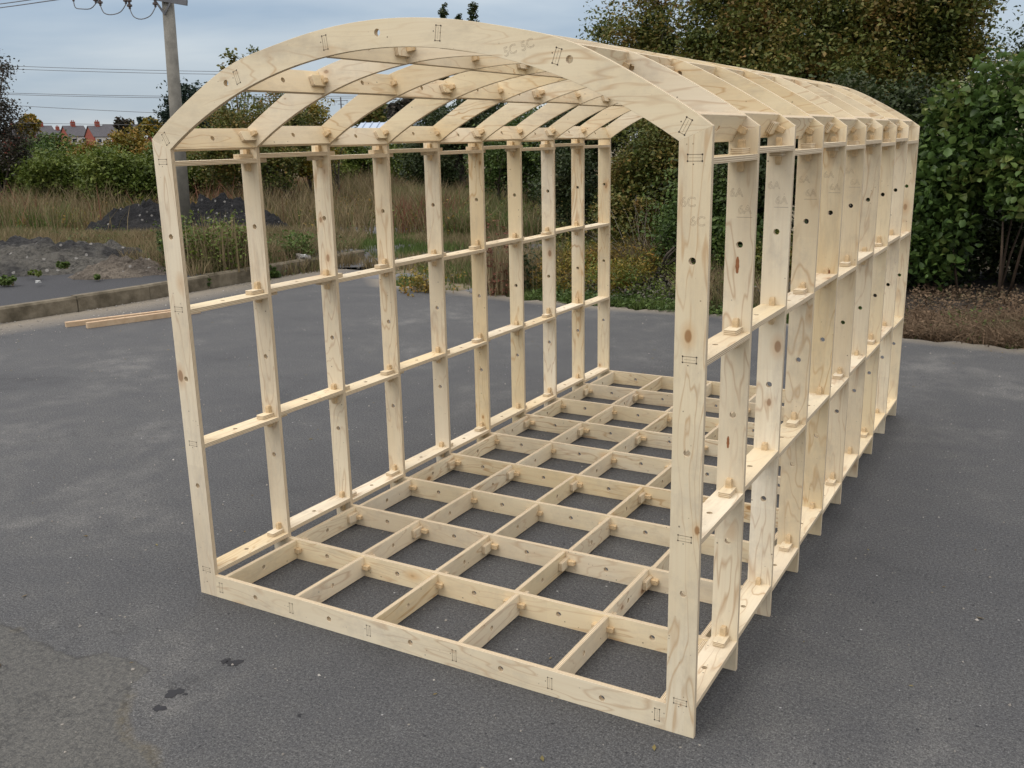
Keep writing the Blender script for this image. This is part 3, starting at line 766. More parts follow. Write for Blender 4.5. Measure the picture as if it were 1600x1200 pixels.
# big trees and thicket on the right
shrub('light green and brown tree whose crown starts right of the arch top', [B(985, 110, 15, 45, 70), B(1020, 60, 15, 40, 55), B(950, 45, 15.5, 16, 22), B(1040, 150, 15, 60, 70)], 15, 1010, 'brown', 44000, .055, 210, .36, 50, 'tree', 'tree', .12, 1, shell=.35)
shrub('tall brown autumn tree filling the sky above the roof', [B(1150, 60, 14, 85, 80), B(1240, 90, 13.5, 90, 90), B(1160, 190, 13.5, 110, 80), B(1200, -40, 14, 100, 60)], 14, 1190, 'brown', 100000, .060, 330, .46, 51, 'tree', 'tree', .2, 1)
shrub('dark spreading tree with sky gaps at upper right', [B(1370, 30, 13, 85, 70), B(1470, 15, 13, 85, 50), B(1330, 130, 13, 100, 70), B(1470, 90, 13, 60, 70)], 13, 1400, 'brown', 64000, .060, 230, .44, 52, 'tree', 'tree', .2, 1)
shrub('dark tree cut by the right edge of the photo', [B(1590, 180, 14, 70, 80), B(1660, 130, 14, 90, 90), B(1520, 230, 13, 70, 70)], 14, 1600, 'dark', 56000, .060, 240, .44, 53, 'tree', 'tree', .2, 1)
shrub('dark thicket below the tall brown tree', [B(1300, 230, 11.5, 110, 80), B(1420, 230, 11.5, 80, 90), B(1180, 280, 11.5, 90, 90)], 11.5, 1300, 'dark', 64000, .055, 300, .38, 54, multi=5)
shrub('brown bush seen between the last left posts and the first right post', [B(1000, 290, 13, 55, 75), B(1060, 260, 13, 60, 80), B(985, 360, 12.6, 40, 45)], 13, 1020, 'brown', 46000, .05, 210, .33, 55, multi=4)
shrub('green bush behind the first right post', [B(1100, 360, 11.3, 60, 80), B(1150, 400, 10.9, 40, 50)], 11.2, 1110, 'green', 22000, .05, 130, .30, 56, multi=4)

shrub('dark undergrowth behind the canes of the broad-leaved bush', [B(1440, 380, 11.2, 70, 80), B(1540, 370, 11.2, 80, 90), B(1650, 360, 11.2, 90, 110), B(1760, 330, 11.4, 100, 140), B(1360, 400, 11.0, 60, 60)], 11.2, 1550, 'dark', 60000, .055, 260, .38, 57, multi=6)
shrub('brown scrubby bush at the foot of the thicket behind the right posts', [B(1210, 420, 10.7, 50, 40), B(1280, 430, 10.6, 50, 40)], 10.7, 1245, 'brown', 20000, .05, 120, .28, 58, multi=4)
# near knotweed thicket at the right edge, big leaves on canes
def thicket():
    rg = np.random.default_rng(77)
    g0 = gp(1500, 480); base = (g0[0]+.35, g0[1]+.9, 0.0)
    blobs = [B(1500, 250, 10.3, 60, 75), B(1570, 210, 10, 60, 80), B(1620, 270, 9.6, 60, 80), B(1475, 320, 10.3, 38, 70), B(1700, 200, 9.6, 80, 120), B(1455, 400, 10.5, 22, 60)]
    root = empty('bush', base); tag(root, 'broad-leaved bush with pale flower sprays at the right edge', 'bush', TT)
    C_ = clumps(blobs, 300, rg, .35); C_ = C_[C_[:, 2] > .25]
    V, F = leaves(C_, 30000, .082, .27*(.5+1.0*rg.random(len(C_))), rg=rg, aspect=.80, shape='broad')
    V[:, 2] = np.maximum(V[:, 2], .02)
    link('crown', mesh_np('crown', V-np.array(base), F, LM['knot']), root)
    fl = simple('flower_spray', (.42, .38, .24), .9, .3, 30)
    top = C_[rg.choice(len(C_), 70, replace=False)] + np.array([0, 0, .2])
    top = top[top[:, 2] > 1.3]
    Vf, Ff = leaves(top, 2600, .03, .16, rg=rg)
    link('flower', mesh_np('flower', Vf-np.array(base), Ff, fl), root)
    mb = MB()
    for i in range(46):
        x = rg.uniform(-1.0, 2.0); y = rg.uniform(-.5, .8); h = rg.uniform(.8, 1.35)
        ln = rg.normal(size=2)*.18
        mb.tube([(x, y, 0), (x+ln[0]*.4, y+ln[1]*.4, h*.5), (x+ln[0], y+ln[1], h)], [.017, .013, .006], 6)
    mb.build('cane', [STEM], root, smooth=True)
thicket()

# ------------------------------------------------------------------ grass, weeds, ground cover (stuff)
def blades(P, h, wd, lean=.35, rg=None):
    rg = rg or rng; n = len(P); a = rg.random(n)*6.283; dx = np.stack([np.cos(a), np.sin(a), np.zeros(n)], 1)
    la = rg.random(n)*6.283; ld = np.stack([np.cos(la), np.sin(la), np.zeros(n)], 1)*(lean*rg.random(n)*h)[:, None]
    up = np.array([0, 0, 1.0]); hh = h[:, None]; w2 = (wd*(.6+.8*rg.random(n)))[:, None]*.5
    A = P-dx*w2; B_ = P+dx*w2; m1 = P+up*hh*.55+ld*.35; C_ = m1+dx*w2*.8; D_ = m1-dx*w2*.8; E_ = P+up*hh*.97+ld
    V = np.stack([A, B_, C_, D_, E_], 1).reshape(-1, 3); i = np.arange(n)*5
    F = np.concatenate([np.stack([i, i+1, i+2], 1), np.stack([i, i+2, i+3], 1), np.stack([i+3, i+2, i+4], 1)])
    return V, F
GM = {'dry': leafmat('dry_grass', [(.12, .10, .045), (.19, .15, .075), (.28, .21, .12), (.13, .13, .05), (.20, .13, .075)], .2, .8),
      'red': leafmat('rusty_dock', [(.12, .05, .035), (.20, .08, .05), (.22, .13, .07)], .2, .8),
      'fresh': leafmat('fresh_grass', [(.06, .10, .02), (.10, .15, .035), (.15, .18, .06)], .25, .7),
      'heath': leafmat('grey_ground_cover', [(.07, .085, .04), (.13, .12, .09), (.19, .165, .15), (.08, .12, .03)], .2, .8),
      'litter': leafmat('dead_bracken', [(.07, .045, .028), (.13, .085, .05), (.19, .13, .08), (.05, .06, .025)], .1, .9)}
def scatter(n, poly, rg, jit=None):
    P = np.array(poly); lo, hi = P.min(0), P.max(0); out = np.zeros((0, 2))
    while len(out) < n:
        q = lo+(hi-lo)*rg.random((n*2, 2)); q = q[inpoly(q[:, 0], q[:, 1], poly)]
        if jit is not None: q = q[jit(q[:, 0], q[:, 1]) > rg.random(len(q))]
        out = np.concatenate([out, q])
    return out[:n]
def pat(x, y, s, ph): return .5+.5*np.sin(x*s+ph+1.3*np.sin(y*s*.7+ph))*np.cos(y*s*1.1-ph)
def grass(name, n, poly, h, wd, mat, seed, dens=None, lean=.4):
    rg = np.random.default_rng(seed); q = scatter(n, poly, rg, dens)
    P = np.stack([q[:, 0], q[:, 1], H(q[:, 0], q[:, 1])+.0], 1)
    hh = h*(.45+.8*rg.random(n))*(.6+.7*pat(q[:, 0], q[:, 1], 1.1, seed))
    V, F = blades(P, hh, wd, lean, rg)
    tag(link(name, mesh_np(name, V, F, GM[mat])), kind='stuff')
def gq(*pts, z=.12): return [tuple(gp(px, py, z)[:2]) for px, py in pts]
M1 = gq((-60, 372), (110, 372), (200, 385), (262, 425), (300, 432), (510, 405), (560, 400), (600, 330), (640, 292), (-60, 292))
fwd = lambda x, y: (x-CAM[0])*AF[0]+(y-CAM[1])*AF[1]
def clear(x, y):     # grass keeps off the spoil heaps and their fore-ground
    k = np.ones(np.shape(x))
    for px, py in ((190, 362), (232, 362), (290, 362), (352, 362), (400, 362), (232, 378), (300, 378), (352, 378), (400, 376), (340, 392), (270, 392)):
        c = gp(px, py, .16); k = np.where(np.hypot(x-c[0], y-c[1]) < 1.05, 0, k)
    return k
near = lambda x, y: 1.0*(fwd(x, y) < 17.5)
far = lambda x, y: clear(x, y)*(fwd(x, y) > 17)*(.25+.75*(pat(x, y, .9, 2) > .3))
grass('dry_grass', 42000, M1, .75, .013, 'dry', 1, far, .8)
M1n = gq((-60, 405), (90, 402), (150, 412), (230, 424), (300, 434), (520, 405), (560, 400), (570, 366), (-60, 366), z=.15)
grass('dry_grass', 34000, M1n, .24, .010, 'dry', 21, near, .9)
grass('fresh_grass', 11000, M1n, .17, .012, 'fresh', 22, lambda x, y: near(x, y)*((pat(x, y, 1.1, 7) > .5)*.9+.06), .9)
grass('fresh_grass', 20000, M1, .5, .014, 'fresh', 2, lambda x, y: far(x, y)*((pat(x, y, .7, 1) > .55)*.9+.06), .8)
grass('rusty_weeds', 5000, M1, .8, .02, 'red', 3, lambda x, y: far(x, y)*((pat(x, y, .5, 2) > .68)*.9+.02), .7)
M2f = gq((600, 372), (940, 380), (965, 292), (560, 292), z=.0)
M2n = gq((560, 425), (930, 465), (950, 385), (560, 372), z=.0)
grass('dry_grass', 46000, M2f, .62, .011, 'dry', 4, lambda x, y: .2+.8*(pat(x, y, 1.0, 2) > .35), .9)
grass('fresh_grass', 30000, M2f, .5, .013, 'fresh', 5, lambda x, y: (pat(x, y, .9, 4) > .45)*.9+.1, .9)
grass('rusty_weeds', 3500, M2f, .75, .015, 'red', 6, lambda x, y: (pat(x, y, .6, 5) > .7)*.9+.02, .7)
grass('fresh_grass', 9000, M2n, .14, .012, 'fresh', 7, lambda x, y: (pat(x, y, 1.5, 4) > .6)*.95+.02)
grass('dry_grass', 9000, M2n, .20, .009, 'dry', 27, lambda x, y: (pat(x, y, 1.3, 1) > .5)*.95+.04, .9)
def bushy(name, poly, m, n, size, spread, hgt, mat, seed, dens=None):
    """low tangles of small leaves that break up the grass"""
    rg = np.random.default_rng(seed); q = scatter(m, poly, rg, dens)
    C_ = np.stack([q[:, 0], q[:, 1], H(q[:, 0], q[:, 1])+hgt*rg.random(m)], 1)
    V, F = leaves(C_, n, size, spread*(.5+rg.random(m)), rg=rg, aspect=.45)
    tag(link(name, mesh_np(name, V, F, mat)), kind='stuff')
bushy('meadow_herbs', M1, 500, 26000, .055, .34, .45, LM['olive'], 61, far)
bushy('meadow_herbs', M2f, 500, 24000, .05, .30, .40, LM['olive'], 62)
bushy('meadow_herbs', M2f, 300, 14000, .05, .30, .35, LM['bramble'], 63, lambda x, y: (pat(x, y, .8, 4) > .5)+.0)
bushy('meadow_herbs', M1n, 260, 9000, .045, .2, .12, LM['green'], 64, near)
EDGE2 = [(1.9, 6.55), (6.5, 6.35), (6.5, 7.4), (1.9, 7.5)]
grass('fresh_grass', 5000, EDGE2, .13, .010, 'fresh', 31, lambda x, y: (pat(x, y, 1.9, 1) > .6)*.95+.03, 1.2)
EDGE_STRIP = [(-4.6, 7.3), (-2.3, 7.0), (-1.2, 6.88), (0, 6.98), (1.9, 6.5), (3.5, 6.3), (3.5, 6.75), (0, 7.4), (-2.3, 7.45), (-4.6, 7.8)]
grass('fresh_grass', 9000, EDGE_STRIP, .10, .012, 'fresh', 8, lambda x, y: (pat(x, y, 2.1, 2) > .45)*.9+.05, .8)
def cover(name, poly, n, size, hgt, mat, seed, dens=None):
    rg = np.random.default_rng(seed); m = 700; q = scatter(m, poly, rg, dens)
    hb = hgt*(.3+.7*pat(q[:, 0], q[:, 1], 1.7, seed))
    C_ = np.stack([q[:, 0], q[:, 1], H(q[:, 0], q[:, 1])+hb*.5], 1)
    V, F = leaves(C_, n, size, .16, rg=rg, aspect=.5); V[:, 2] = np.maximum(V[:, 2], .012)
    tag(link(name, mesh_np(name, V, F, mat)), kind='stuff')
cover('grey_ground_cover', [(-1.6, 7.2), (0.3, 7.3), (1.2, 7.1), (1.0, 9.5), (-2.6, 11), (-2.6, 8.6)], 44000, .032, .42, GM['heath'], 1)
cover('green_ground_cover', [(-2.3, 7.0), (1.6, 6.75), (1.6, 7.6), (-2.3, 7.8)], 9000, .05, .16, LM['green'], 2)
cover('dead_bracken', [(1.6, 6.55), (2.8, 6.4), (6.5, 6.3), (6.5, 9.0), (1.6, 9.0)], 34000, .035, .10, GM['litter'], 3)
ground_patch('leaf_litter_soil', 4.2, 9.1, 6.2, 2.3, simple('dark_leafy_soil', (.045, .034, .024), 1.0, .5, 9, bmp=.6), .0, 91)
cover('green_ground_cover', [(2.0, 6.7), (6.5, 6.6), (6.5, 7.6), (2.0, 7.6)], 2600, .045, .12, LM['green'], 12)
grass('dead_stalks', 16000, [(1.7, 6.5), (2.8, 6.38), (5.5, 6.3), (5.5, 7.6), (1.7, 7.6)], .16, .008, 'litter', 9, None, 3.2)
bushy('verge_scrub', [(-2.9, 7.5), (-1.4, 7.2), (.2, 7.3), (1.0, 7.2), (1.2, 8.6), (-2.9, 9.4)], 150, 15000, .038, .20, .40, LM['olive'], 71, lambda x, y: (pat(x, y, 1.4, 3) > .45)*1.0)
bushy('verge_scrub', [(-2.9, 7.5), (-1.4, 7.2), (.2, 7.3), (1.0, 7.2), (1.2, 8.6), (-2.9, 9.4)], 110, 11000, .038, .18, .30, LM['bramble'], 72, lambda x, y: (pat(x, y, 1.6, 5) > .5)*1.0)
VS = [(-3.2, 7.3), (-1.2, 7.05), (.8, 7.0), (1.2, 8.4), (-3.2, 9.6)]
grass('dry_grass', 9000, VS, .42, .009, 'dry', 73, lambda x, y: (pat(x, y, 1.5, 6) > .5)*1.0, 1.0)
def twigs(px, py, label, seed, n=26):
    r0 = random.Random(seed); g = gp(px, py, 0); base = (g[0], g[1], 0.0); root = empty('bare_shrub', base); tag(root, label, 'dead shrub')
    for i in range(n):
        mb = MB(); p = Vector((r0.uniform(-.12, .12), r0.uniform(-.1, .1), 0)); d = Vector((r0.uniform(-.7, .7), r0.uniform(-.5, .3), 1)).normalized(); pts = [p]
        for k in range(7):
            d = (d+Vector((r0.uniform(-.3, .3), r0.uniform(-.3, .3), r0.uniform(-.15, .12)))).normalized(); p = p+d*.15; pts.append(p)
        mb.tube(pts, [.006*(1-.12*k) for k in range(8)], 4, caps=False); mb.build('twig', [STEMG], root)
STEMG = simple('dead_twig', (.26, .22, .18), .9, .2, 8)
twigs(1020, 440, 'bleached bare twigs left of the first right post', 1)
twigs(975, 425, 'smaller bleached bare twigs near the last left post', 2, 16)
# taller weed clumps as individual plants
def weed(px, py, D, hpx, wpx, mat, n, label, seed, size=.06, z=None, stems=30):
    b = base_at(px, D) if z is None else tuple(gp(px, py, z))
    root = empty('weed_clump', b); tag(root, label, 'weed', 'weed clumps on the waste ground')
    rg = np.random.default_rng(seed+500); k = D/FPX; h = hpx*k; wd = wpx*k
    S = np.stack([rg.normal(size=stems)*wd*.35, rg.normal(size=stems)*wd*.3, np.zeros(stems)], 1)
    hh = h*(.6+.5*rg.random(stems)); V, F = blades(S, hh, .018, .35, rg)
    link('stem', mesh_np('stem', V, F, GM['dry']), root)
    t = rg.random(stems*4); c = np.repeat(S, 4, 0); c[:, 2] = t*np.repeat(hh, 4)*.95+.02; c[:, :2] *= 1+t[:, None]*.3
    V, F = leaves(c, n, size, wd*.16, rg=rg); V[:, 2] = np.maximum(V[:, 2], .01)
    link('leaf', mesh_np('leaf', V, F, LM[mat] if mat in LM else GM[mat]), root)
weed(318, 0, 12.3, 92, 84, 'bramble', 2300, 'tall olive weeds behind the kerb inside the first bay', 1, .05, stems=170)
weed(262, 0, 12.6, 70, 36, 'green', 1400, 'leafy weeds hiding behind the first left post', 2, .05, stems=80)
weed(365, 0, 12.6, 70, 40, 'dry', 900, 'tall seedy weeds right of the first bay weeds', 3, .05)
weed(455, 0, 13.5, 42, 50, 'fresh', 900, 'yellow-green weeds behind the kerb in the second bay', 4, .05)
weed(775, 0, 10.8, 130, 34, 'red', 900, 'tall dark wispy weed rising behind the fourth left post', 5, .035, stems=40)
weed(815, 0, 11.0, 80, 30, 'dark', 700, 'shorter dark weed between the fifth and sixth left posts', 6, .04)
weed(860, 0, 11.5, 95, 30, 'brown', 800, 'thin brown weed behind the seventh left post', 7, .04)
weed(640, 0, 11.2, 42, 60, 'olive', 900, 'low straggly weeds behind the fourth left post', 8, .04)
weed(100, 420, 11, 10, 14, 'fresh', 260, 'bright yellow-green tuft on the face of the grey spoil heap', 21, .05, .35, 10)
weed(62, 432, 11, 8, 18, 'bramble', 240, 'low green weed at the foot of the grey spoil heap', 22, .04, .2, 6)
weed(12, 446, 11, 12, 24, 'fresh', 320, 'green weed at the far left edge beside the tarmac path', 23, .05, .17, 10)
weed(152, 438, 11, 8, 12, 'fresh', 160, 'small weed between the grey heap and the gravelly heap', 24, .04, .17, 6)
weed(318, 452, 11, 14, 16, 'green', 260, 'small green weed at the foot of the kerb in the first bay', 9, .045, 0, 8)
weed(432, 434, 11, 16, 22, 'green', 320, 'small green weed at the foot of the kerb in the second bay', 10, .05, 0, 8)
weed(258, 462, 11, 10, 18, 'olive', 200, 'flat weed at the kerb left of the first post', 11, .04, 0, 6)
weed(455, 424, 11.5, 10, 12, 'fresh', 160, 'pale tuft at the kerb right of the second bay weed', 12, .04, 0, 6)

# ------------------------------------------------------------------ spoil heaps and rubble
def heap(label, c, rx, ry, h, mat, seed, rot=0, n=70):
    rg = np.random.default_rng(seed); u = np.linspace(-1, 1, n); X, Y = np.meshgrid(u, u)
    r = np.hypot(X, Y); Z = np.clip(1-r**2.3, 0, 1)**.85
    for s, a in ((2.1, .25), (4.7, .18), (9.3, .13), (19, .09), (37, .06)):
        p = rg.uniform(0, 6, 4); Z = Z*(1+a*np.sin(X*s+p[0]+1.2*np.sin(Y*s*.8+p[1]))*np.sin(Y*s*1.1+p[2]))
    Z += (rg.random(Z.shape)-.5)*.05*(Z > .02)
    for _ in range(150):
        lx, ly = rg.uniform(-.9, .9, 2); lr = rg.uniform(.03, .11); Z += np.where(Z > .02, lr*1.1*np.clip(1-np.hypot(X-lx, (Y-ly))/lr, 0, 1)**.5, 0)
    x = X*rx; y = Y*ry; cx, sx = math.cos(rot), math.sin(rot)
    V = np.stack([(x*cx-y*sx).ravel(), (x*sx+y*cx).ravel(), (Z*h-.06).ravel()], 1)
    i = np.arange(n-1)[:, None]*n+np.arange(n-1)[None]; F = np.stack([i, i+1, i+n+1, i+n], -1).reshape(-1, 4)
    rr = r.ravel(); F = F[(rr[F] < 1.02).any(1)]
    o = link('spoil_heap', mesh_np('spoil_heap', V, F, mat)); o.location = c
    tag(o, label, 'spoil heap', 'heaps of dug spoil'); return o
SP1 = mat_spoil('grey_spoil', (.048, .047, .047), (.15, .14, .12), .52)
SP2 = mat_spoil('black_spoil', (.022, .022, .024), (.05, .048, .046), .6)
SP3 = mat_spoil('gravel_spoil', (.15, .125, .10), (.25, .21, .165), .5)
yawr = YAW
def topz(px, py, c): # height so the crest meets the photo's skyline of the heap
    D = (Vector(c)-Vector(CAM)).dot(Vector(AF)); return float(at(px, py, D)[2])
for px, py, pt, rx, ry, mt, sd_, ro, lab in [
    (55, 418, 374, 1.75, 1.05, SP1, 3, .1, 'grey spoil heap with pale stones beside the tarmac path'),
    (195, 429, 408, .75, .45, SP3, 4, .3, 'low gravelly heap at the right foot of the grey one'),
    (232, 362, 326, 1.35, .9, SP2, 5, 0, 'black spoil heap half hidden by the first left post'),
    (352, 362, 315, 1.35, .9, SP2, 6, 0, 'taller black spoil heap behind the utility pole')]:
    c = gp(px, py, .16); zg = float(H(c[0], c[1])); h_ = topz(px, pt, c)-zg
    heap(lab, (c[0], c[1], zg-.01), rx, ry, h_+.05, mt, sd_, yawr+ro, 110)
CHK = simple('broken_concrete', (.42, .38, .33), .95, .35, 6, bmp=.5)
CHKR = simple('broken_brick', (.30, .16, .11), .95, .3, 9)
def chunk_mesh(seed):
    r = random.Random(seed); bm = bmesh.new(); bmesh.ops.create_cube(bm, size=1)
    bmesh.ops.subdivide_edges(bm, edges=bm.edges[:], cuts=2)
    for v in bm.verts:
        v.co = Vector((v.co.x*(1+.25*v.co.y), v.co.y, v.co.z*(1-.3*v.co.x)))*(r.uniform(.72, 1.08))*(1 if v.co.length < .8 else .8)
    me = bpy.data.meshes.new('rubble_chunk'); bm.to_mesh(me); bm.free(); return me
chm = [chunk_mesh(i) for i in range(5)]
for m_ in chm: m_.materials.append(CHK)
for i in range(30):
    px = rnd.uniform(-5, 105); py = rnd.uniform(366, 392) if px > 40 else rnd.uniform(360, 398)
    if i > 23: px, py = rnd.uniform(400, 520), rnd.uniform(385, 402)
    g = gp(px, py, .2); s = rnd.uniform(.10, .26)
    o = link('rubble_chunk', chm[i % 5]); o.location = (g[0], g[1], float(H(g[0], g[1]))+s*.25)
    o.scale = (s, s*rnd.uniform(.6, 1), s*rnd.uniform(.4, .8)); o.rotation_euler = (rnd.uniform(-.4, .4), rnd.uniform(-.4, .4), rnd.uniform(0, 6))
    if i > 23: tag(o, 'pale broken concrete lump in the weeds behind the kerb', 'rubble', 'rubble lumps behind the kerb')
    else: tag(o, 'broken concrete lump strewn behind the grey spoil heap', 'rubble', 'rubble lumps behind the grey heap')
WHITE = simple('white_scrap', (.60, .60, .58), .8, .3, 14)
for px, py, s, lab in [(232, 418, .09, 'white plaster lump near the right end of the grey heap'), (60, 442, .07, 'small white lump at the foot of the grey heap'), (475, 402, .10, 'crumpled white scrap on the kerb verge in the second bay')]:
    g = gp(px, py, .2); me = chm[2].copy(); me.materials.clear(); me.materials.append(WHITE)
    o = link('plaster_lump', me); o.location = (g[0], g[1], .2+s*.2+(.08 if px == 232 else 0)); o.scale = (s, s*.7, s*.45); tag(o, lab, 'plaster lump')
# grit and pebbles over the asphalt
def pebbles():
    rg = np.random.default_rng(5); n = 2600
    x = rg.uniform(-6.2, 6.5, n); y = rg.uniform(-2.3, 6.6, n)
    x[:900] = -6.3+rg.random(900)**2*1.0; y[:900] = rg.uniform(2.5, 8.5, 900); x[:900] = kerb_x(y[:900])+.03+rg.random(900)**2*.9
    s = .003+.006*rg.random(n)**3; s[:900] *= 1.6
    d = np.array([[1,0,0],[-1,0,0],[0,1,0],[0,-1,0],[0,0,1],[0,0,-.3]], float)
    V = (np.stack([x, y, s*.25], 1)[:, None]+d[None]*s[:, None, None]*(.6+.6*rg.random((n, 6, 1)))).reshape(-1, 3)
    f = np.array([[0,2,4],[2,1,4],[1,3,4],[3,0,4]]); F = (np.arange(n)[:, None, None]*6+f[None]).reshape(-1, 3)
    PB = leafmat('grit', [(.14, .13, .12), (.26, .24, .21), (.42, .40, .37)], .0, .9)
    tag(link('grit', mesh_np('grit', V, F, PB)), kind='stuff')
pebbles()
def fallen():
    rg = np.random.default_rng(9); n = 240
    P = np.stack([rg.uniform(-6, 6, n), rg.uniform(-1.8, 6.5, n), np.full(n, .004)], 1); a = rg.random(n)*6.28
    u = np.stack([np.cos(a), np.sin(a), np.zeros(n)], 1); v = np.stack([-np.sin(a), np.cos(a), .3*rg.random(n)], 1); s_ = (.006+.012*rg.random(n))[:, None]
    V = np.stack([P-u*s_, P+v*s_*.5, P+u*s_, P-v*s_*.3+[0, 0, .001]], 1).reshape(-1, 3); V[:, 2] = np.maximum(V[:, 2], .002)
    tag(link('fallen_leaves', mesh_np('fallen_leaves', V, np.arange(4*n).reshape(n, 4), leafmat('fallen_leaf', [(.07, .05, .03), (.16, .11, .04), (.20, .18, .07)], .1, .8))), kind='stuff')
fallen()

# ------------------------------------------------------------------ utility pole, cables
POLE = simple('weathered_pole', (.25, .235, .20), .9, .35, 5, bmp=.4)
STEEL = simple('galvanised_steel', (.16, .16, .17), .5, .3, 5)
CER = simple('insulator_glaze', (.10, .07, .06), .3, .2)
def utility_pole():
    D = 17.6; b = at(289, 360, D); top = at(262, 0, 16.9); z0 = float(H(b[0], b[1]))
    ax = Vector(top)-Vector(b); e2 = Vector(b)+ax*1.12; base = Vector(b)-ax*((b[2]-z0)/ax.z)
    root = empty('utility_pole', tuple(base)); tag(root, 'weathered wooden utility pole with steel crossarm behind the first left post', 'utility pole')
    R = lambda p: Vector(p)-base
    mb = MB(); mb.tube([(0, 0, 0), R(e2)*.5, R(e2)], [.13, .112, .10], 16); mb.build('pole', [POLE], root, smooth=True)
    dp = (Vector(top)-Vector(CAM)).dot(Vector(AF))
    a0 = R(at(302, 6, dp)); a1 = R(at(248, -3, dp)); a2 = a1+(a1-a0)*2.7
    def bar(p, q, w_, h_, name):
        d = (q-p); mb = MB(); mb.box((0, -w_/2, -h_/2), (d.length, w_/2, h_/2)); mb.build(name, [STEEL], root, frame_T(p, d, Vector((0, 0, 1))-d.normalized()*d.normalized().z))
    off = Vector((.0, -.14, 0)); bar(a0+off, a2+off, .06, .09, 'crossarm')
    bar(R(at(276, 6, dp))+off, R(at(264, 22, dp))+off*.7, .03, .03, 'brace'); bar(R(at(252, 2, dp))+off, R(at(265, 24, dp))+off*.7, .03, .03, 'brace')
    mb = MB(); mb.tube([a0+off, a0+off+Vector((0, 0, .3))], .012, 6); mb.build('arm_bracket', [STEEL], root)
    # strings of insulators with slack jumper cables
    def pt(px, py): return R(at(px, py, dp-.3))
    for (x0, y0, xm, ym, x1, y1) in [(115, 2, 127, 14, 150, 5), (157, 9, 174, 23, 197, 6), (203, 14, 221, 30, 243, 11)]:
        P = [pt(x0, y0), pt((x0+xm)/2-3, (y0+ym)/2+4), pt(xm, ym), pt((xm+x1)/2+3, (ym+y1)/2+4), pt(x1, y1)]
        pts = []
        for i in range(13):
            t = i/12*4; k = min(int(t), 3); u = t-k; p0, p1, p2, p3 = P[max(k-1, 0)], P[k], P[k+1], P[min(k+2, 4)]
            pts.append(.5*((2*p1)+(p2-p0)*u+(2*p0-5*p1+4*p2-p3)*u*u+(3*p1-p0-3*p2+p3)*u**3))
        mb = MB(); mb.tube(pts, .009, 5); mb.build('jumper_cable', [STEEL], root, smooth=True)
        for q in (P[0], P[-1]):
            mb = MB(); up = q+Vector((0, 0, .20))
            mb.tube([q+(up-q)*t for t in (0, .15, .2, .35, .4, .55, .6, .75, .8, 1)], [.02, .02, .045, .045, .02, .02, .045, .045, .02, .02], 8); mb.build('insulator', [CER], root)
utility_pole()
WIRE = simple('wire', (.10, .10, .11), .6, .1)
for i, (ya, yb, D, lab) in enumerate([(96, 113, 60, 'uppermost overhead cable of the left sky pair'), (101, 117, 60, 'second overhead cable just under the uppermost one'), (141, 150, 75, 'overhead cable halfway down the left sky'), (143, 153, 75, 'twin cable just under the halfway one'), (152, 186, 90, 'faint sloping cable below the twin cables'), (189, 193, 110, 'lowest overhead cable just above the house roofs'), (18, -28, 45, 'cable rising to the pole top at upper left'), (12, -34, 46, 'cable at the very top left corner')]):
    a, b = Vector(at(-250, ya-6 if i < 6 else ya+14, D)), Vector(at(560 if i < 6 else 262, yb, D if i < 6 else 17.2))
    pts = [a+(b-a)*t-Vector((0, 0, D*.004*4*t*(1-t))) for t in np.linspace(0, 1, 13)]
    mb = MB(); mb.tube(pts, .00022*D+.002, 5); ob = mb.build('overhead_cable', [WIRE]); tag(ob, lab, 'overhead cable', 'overhead cables')

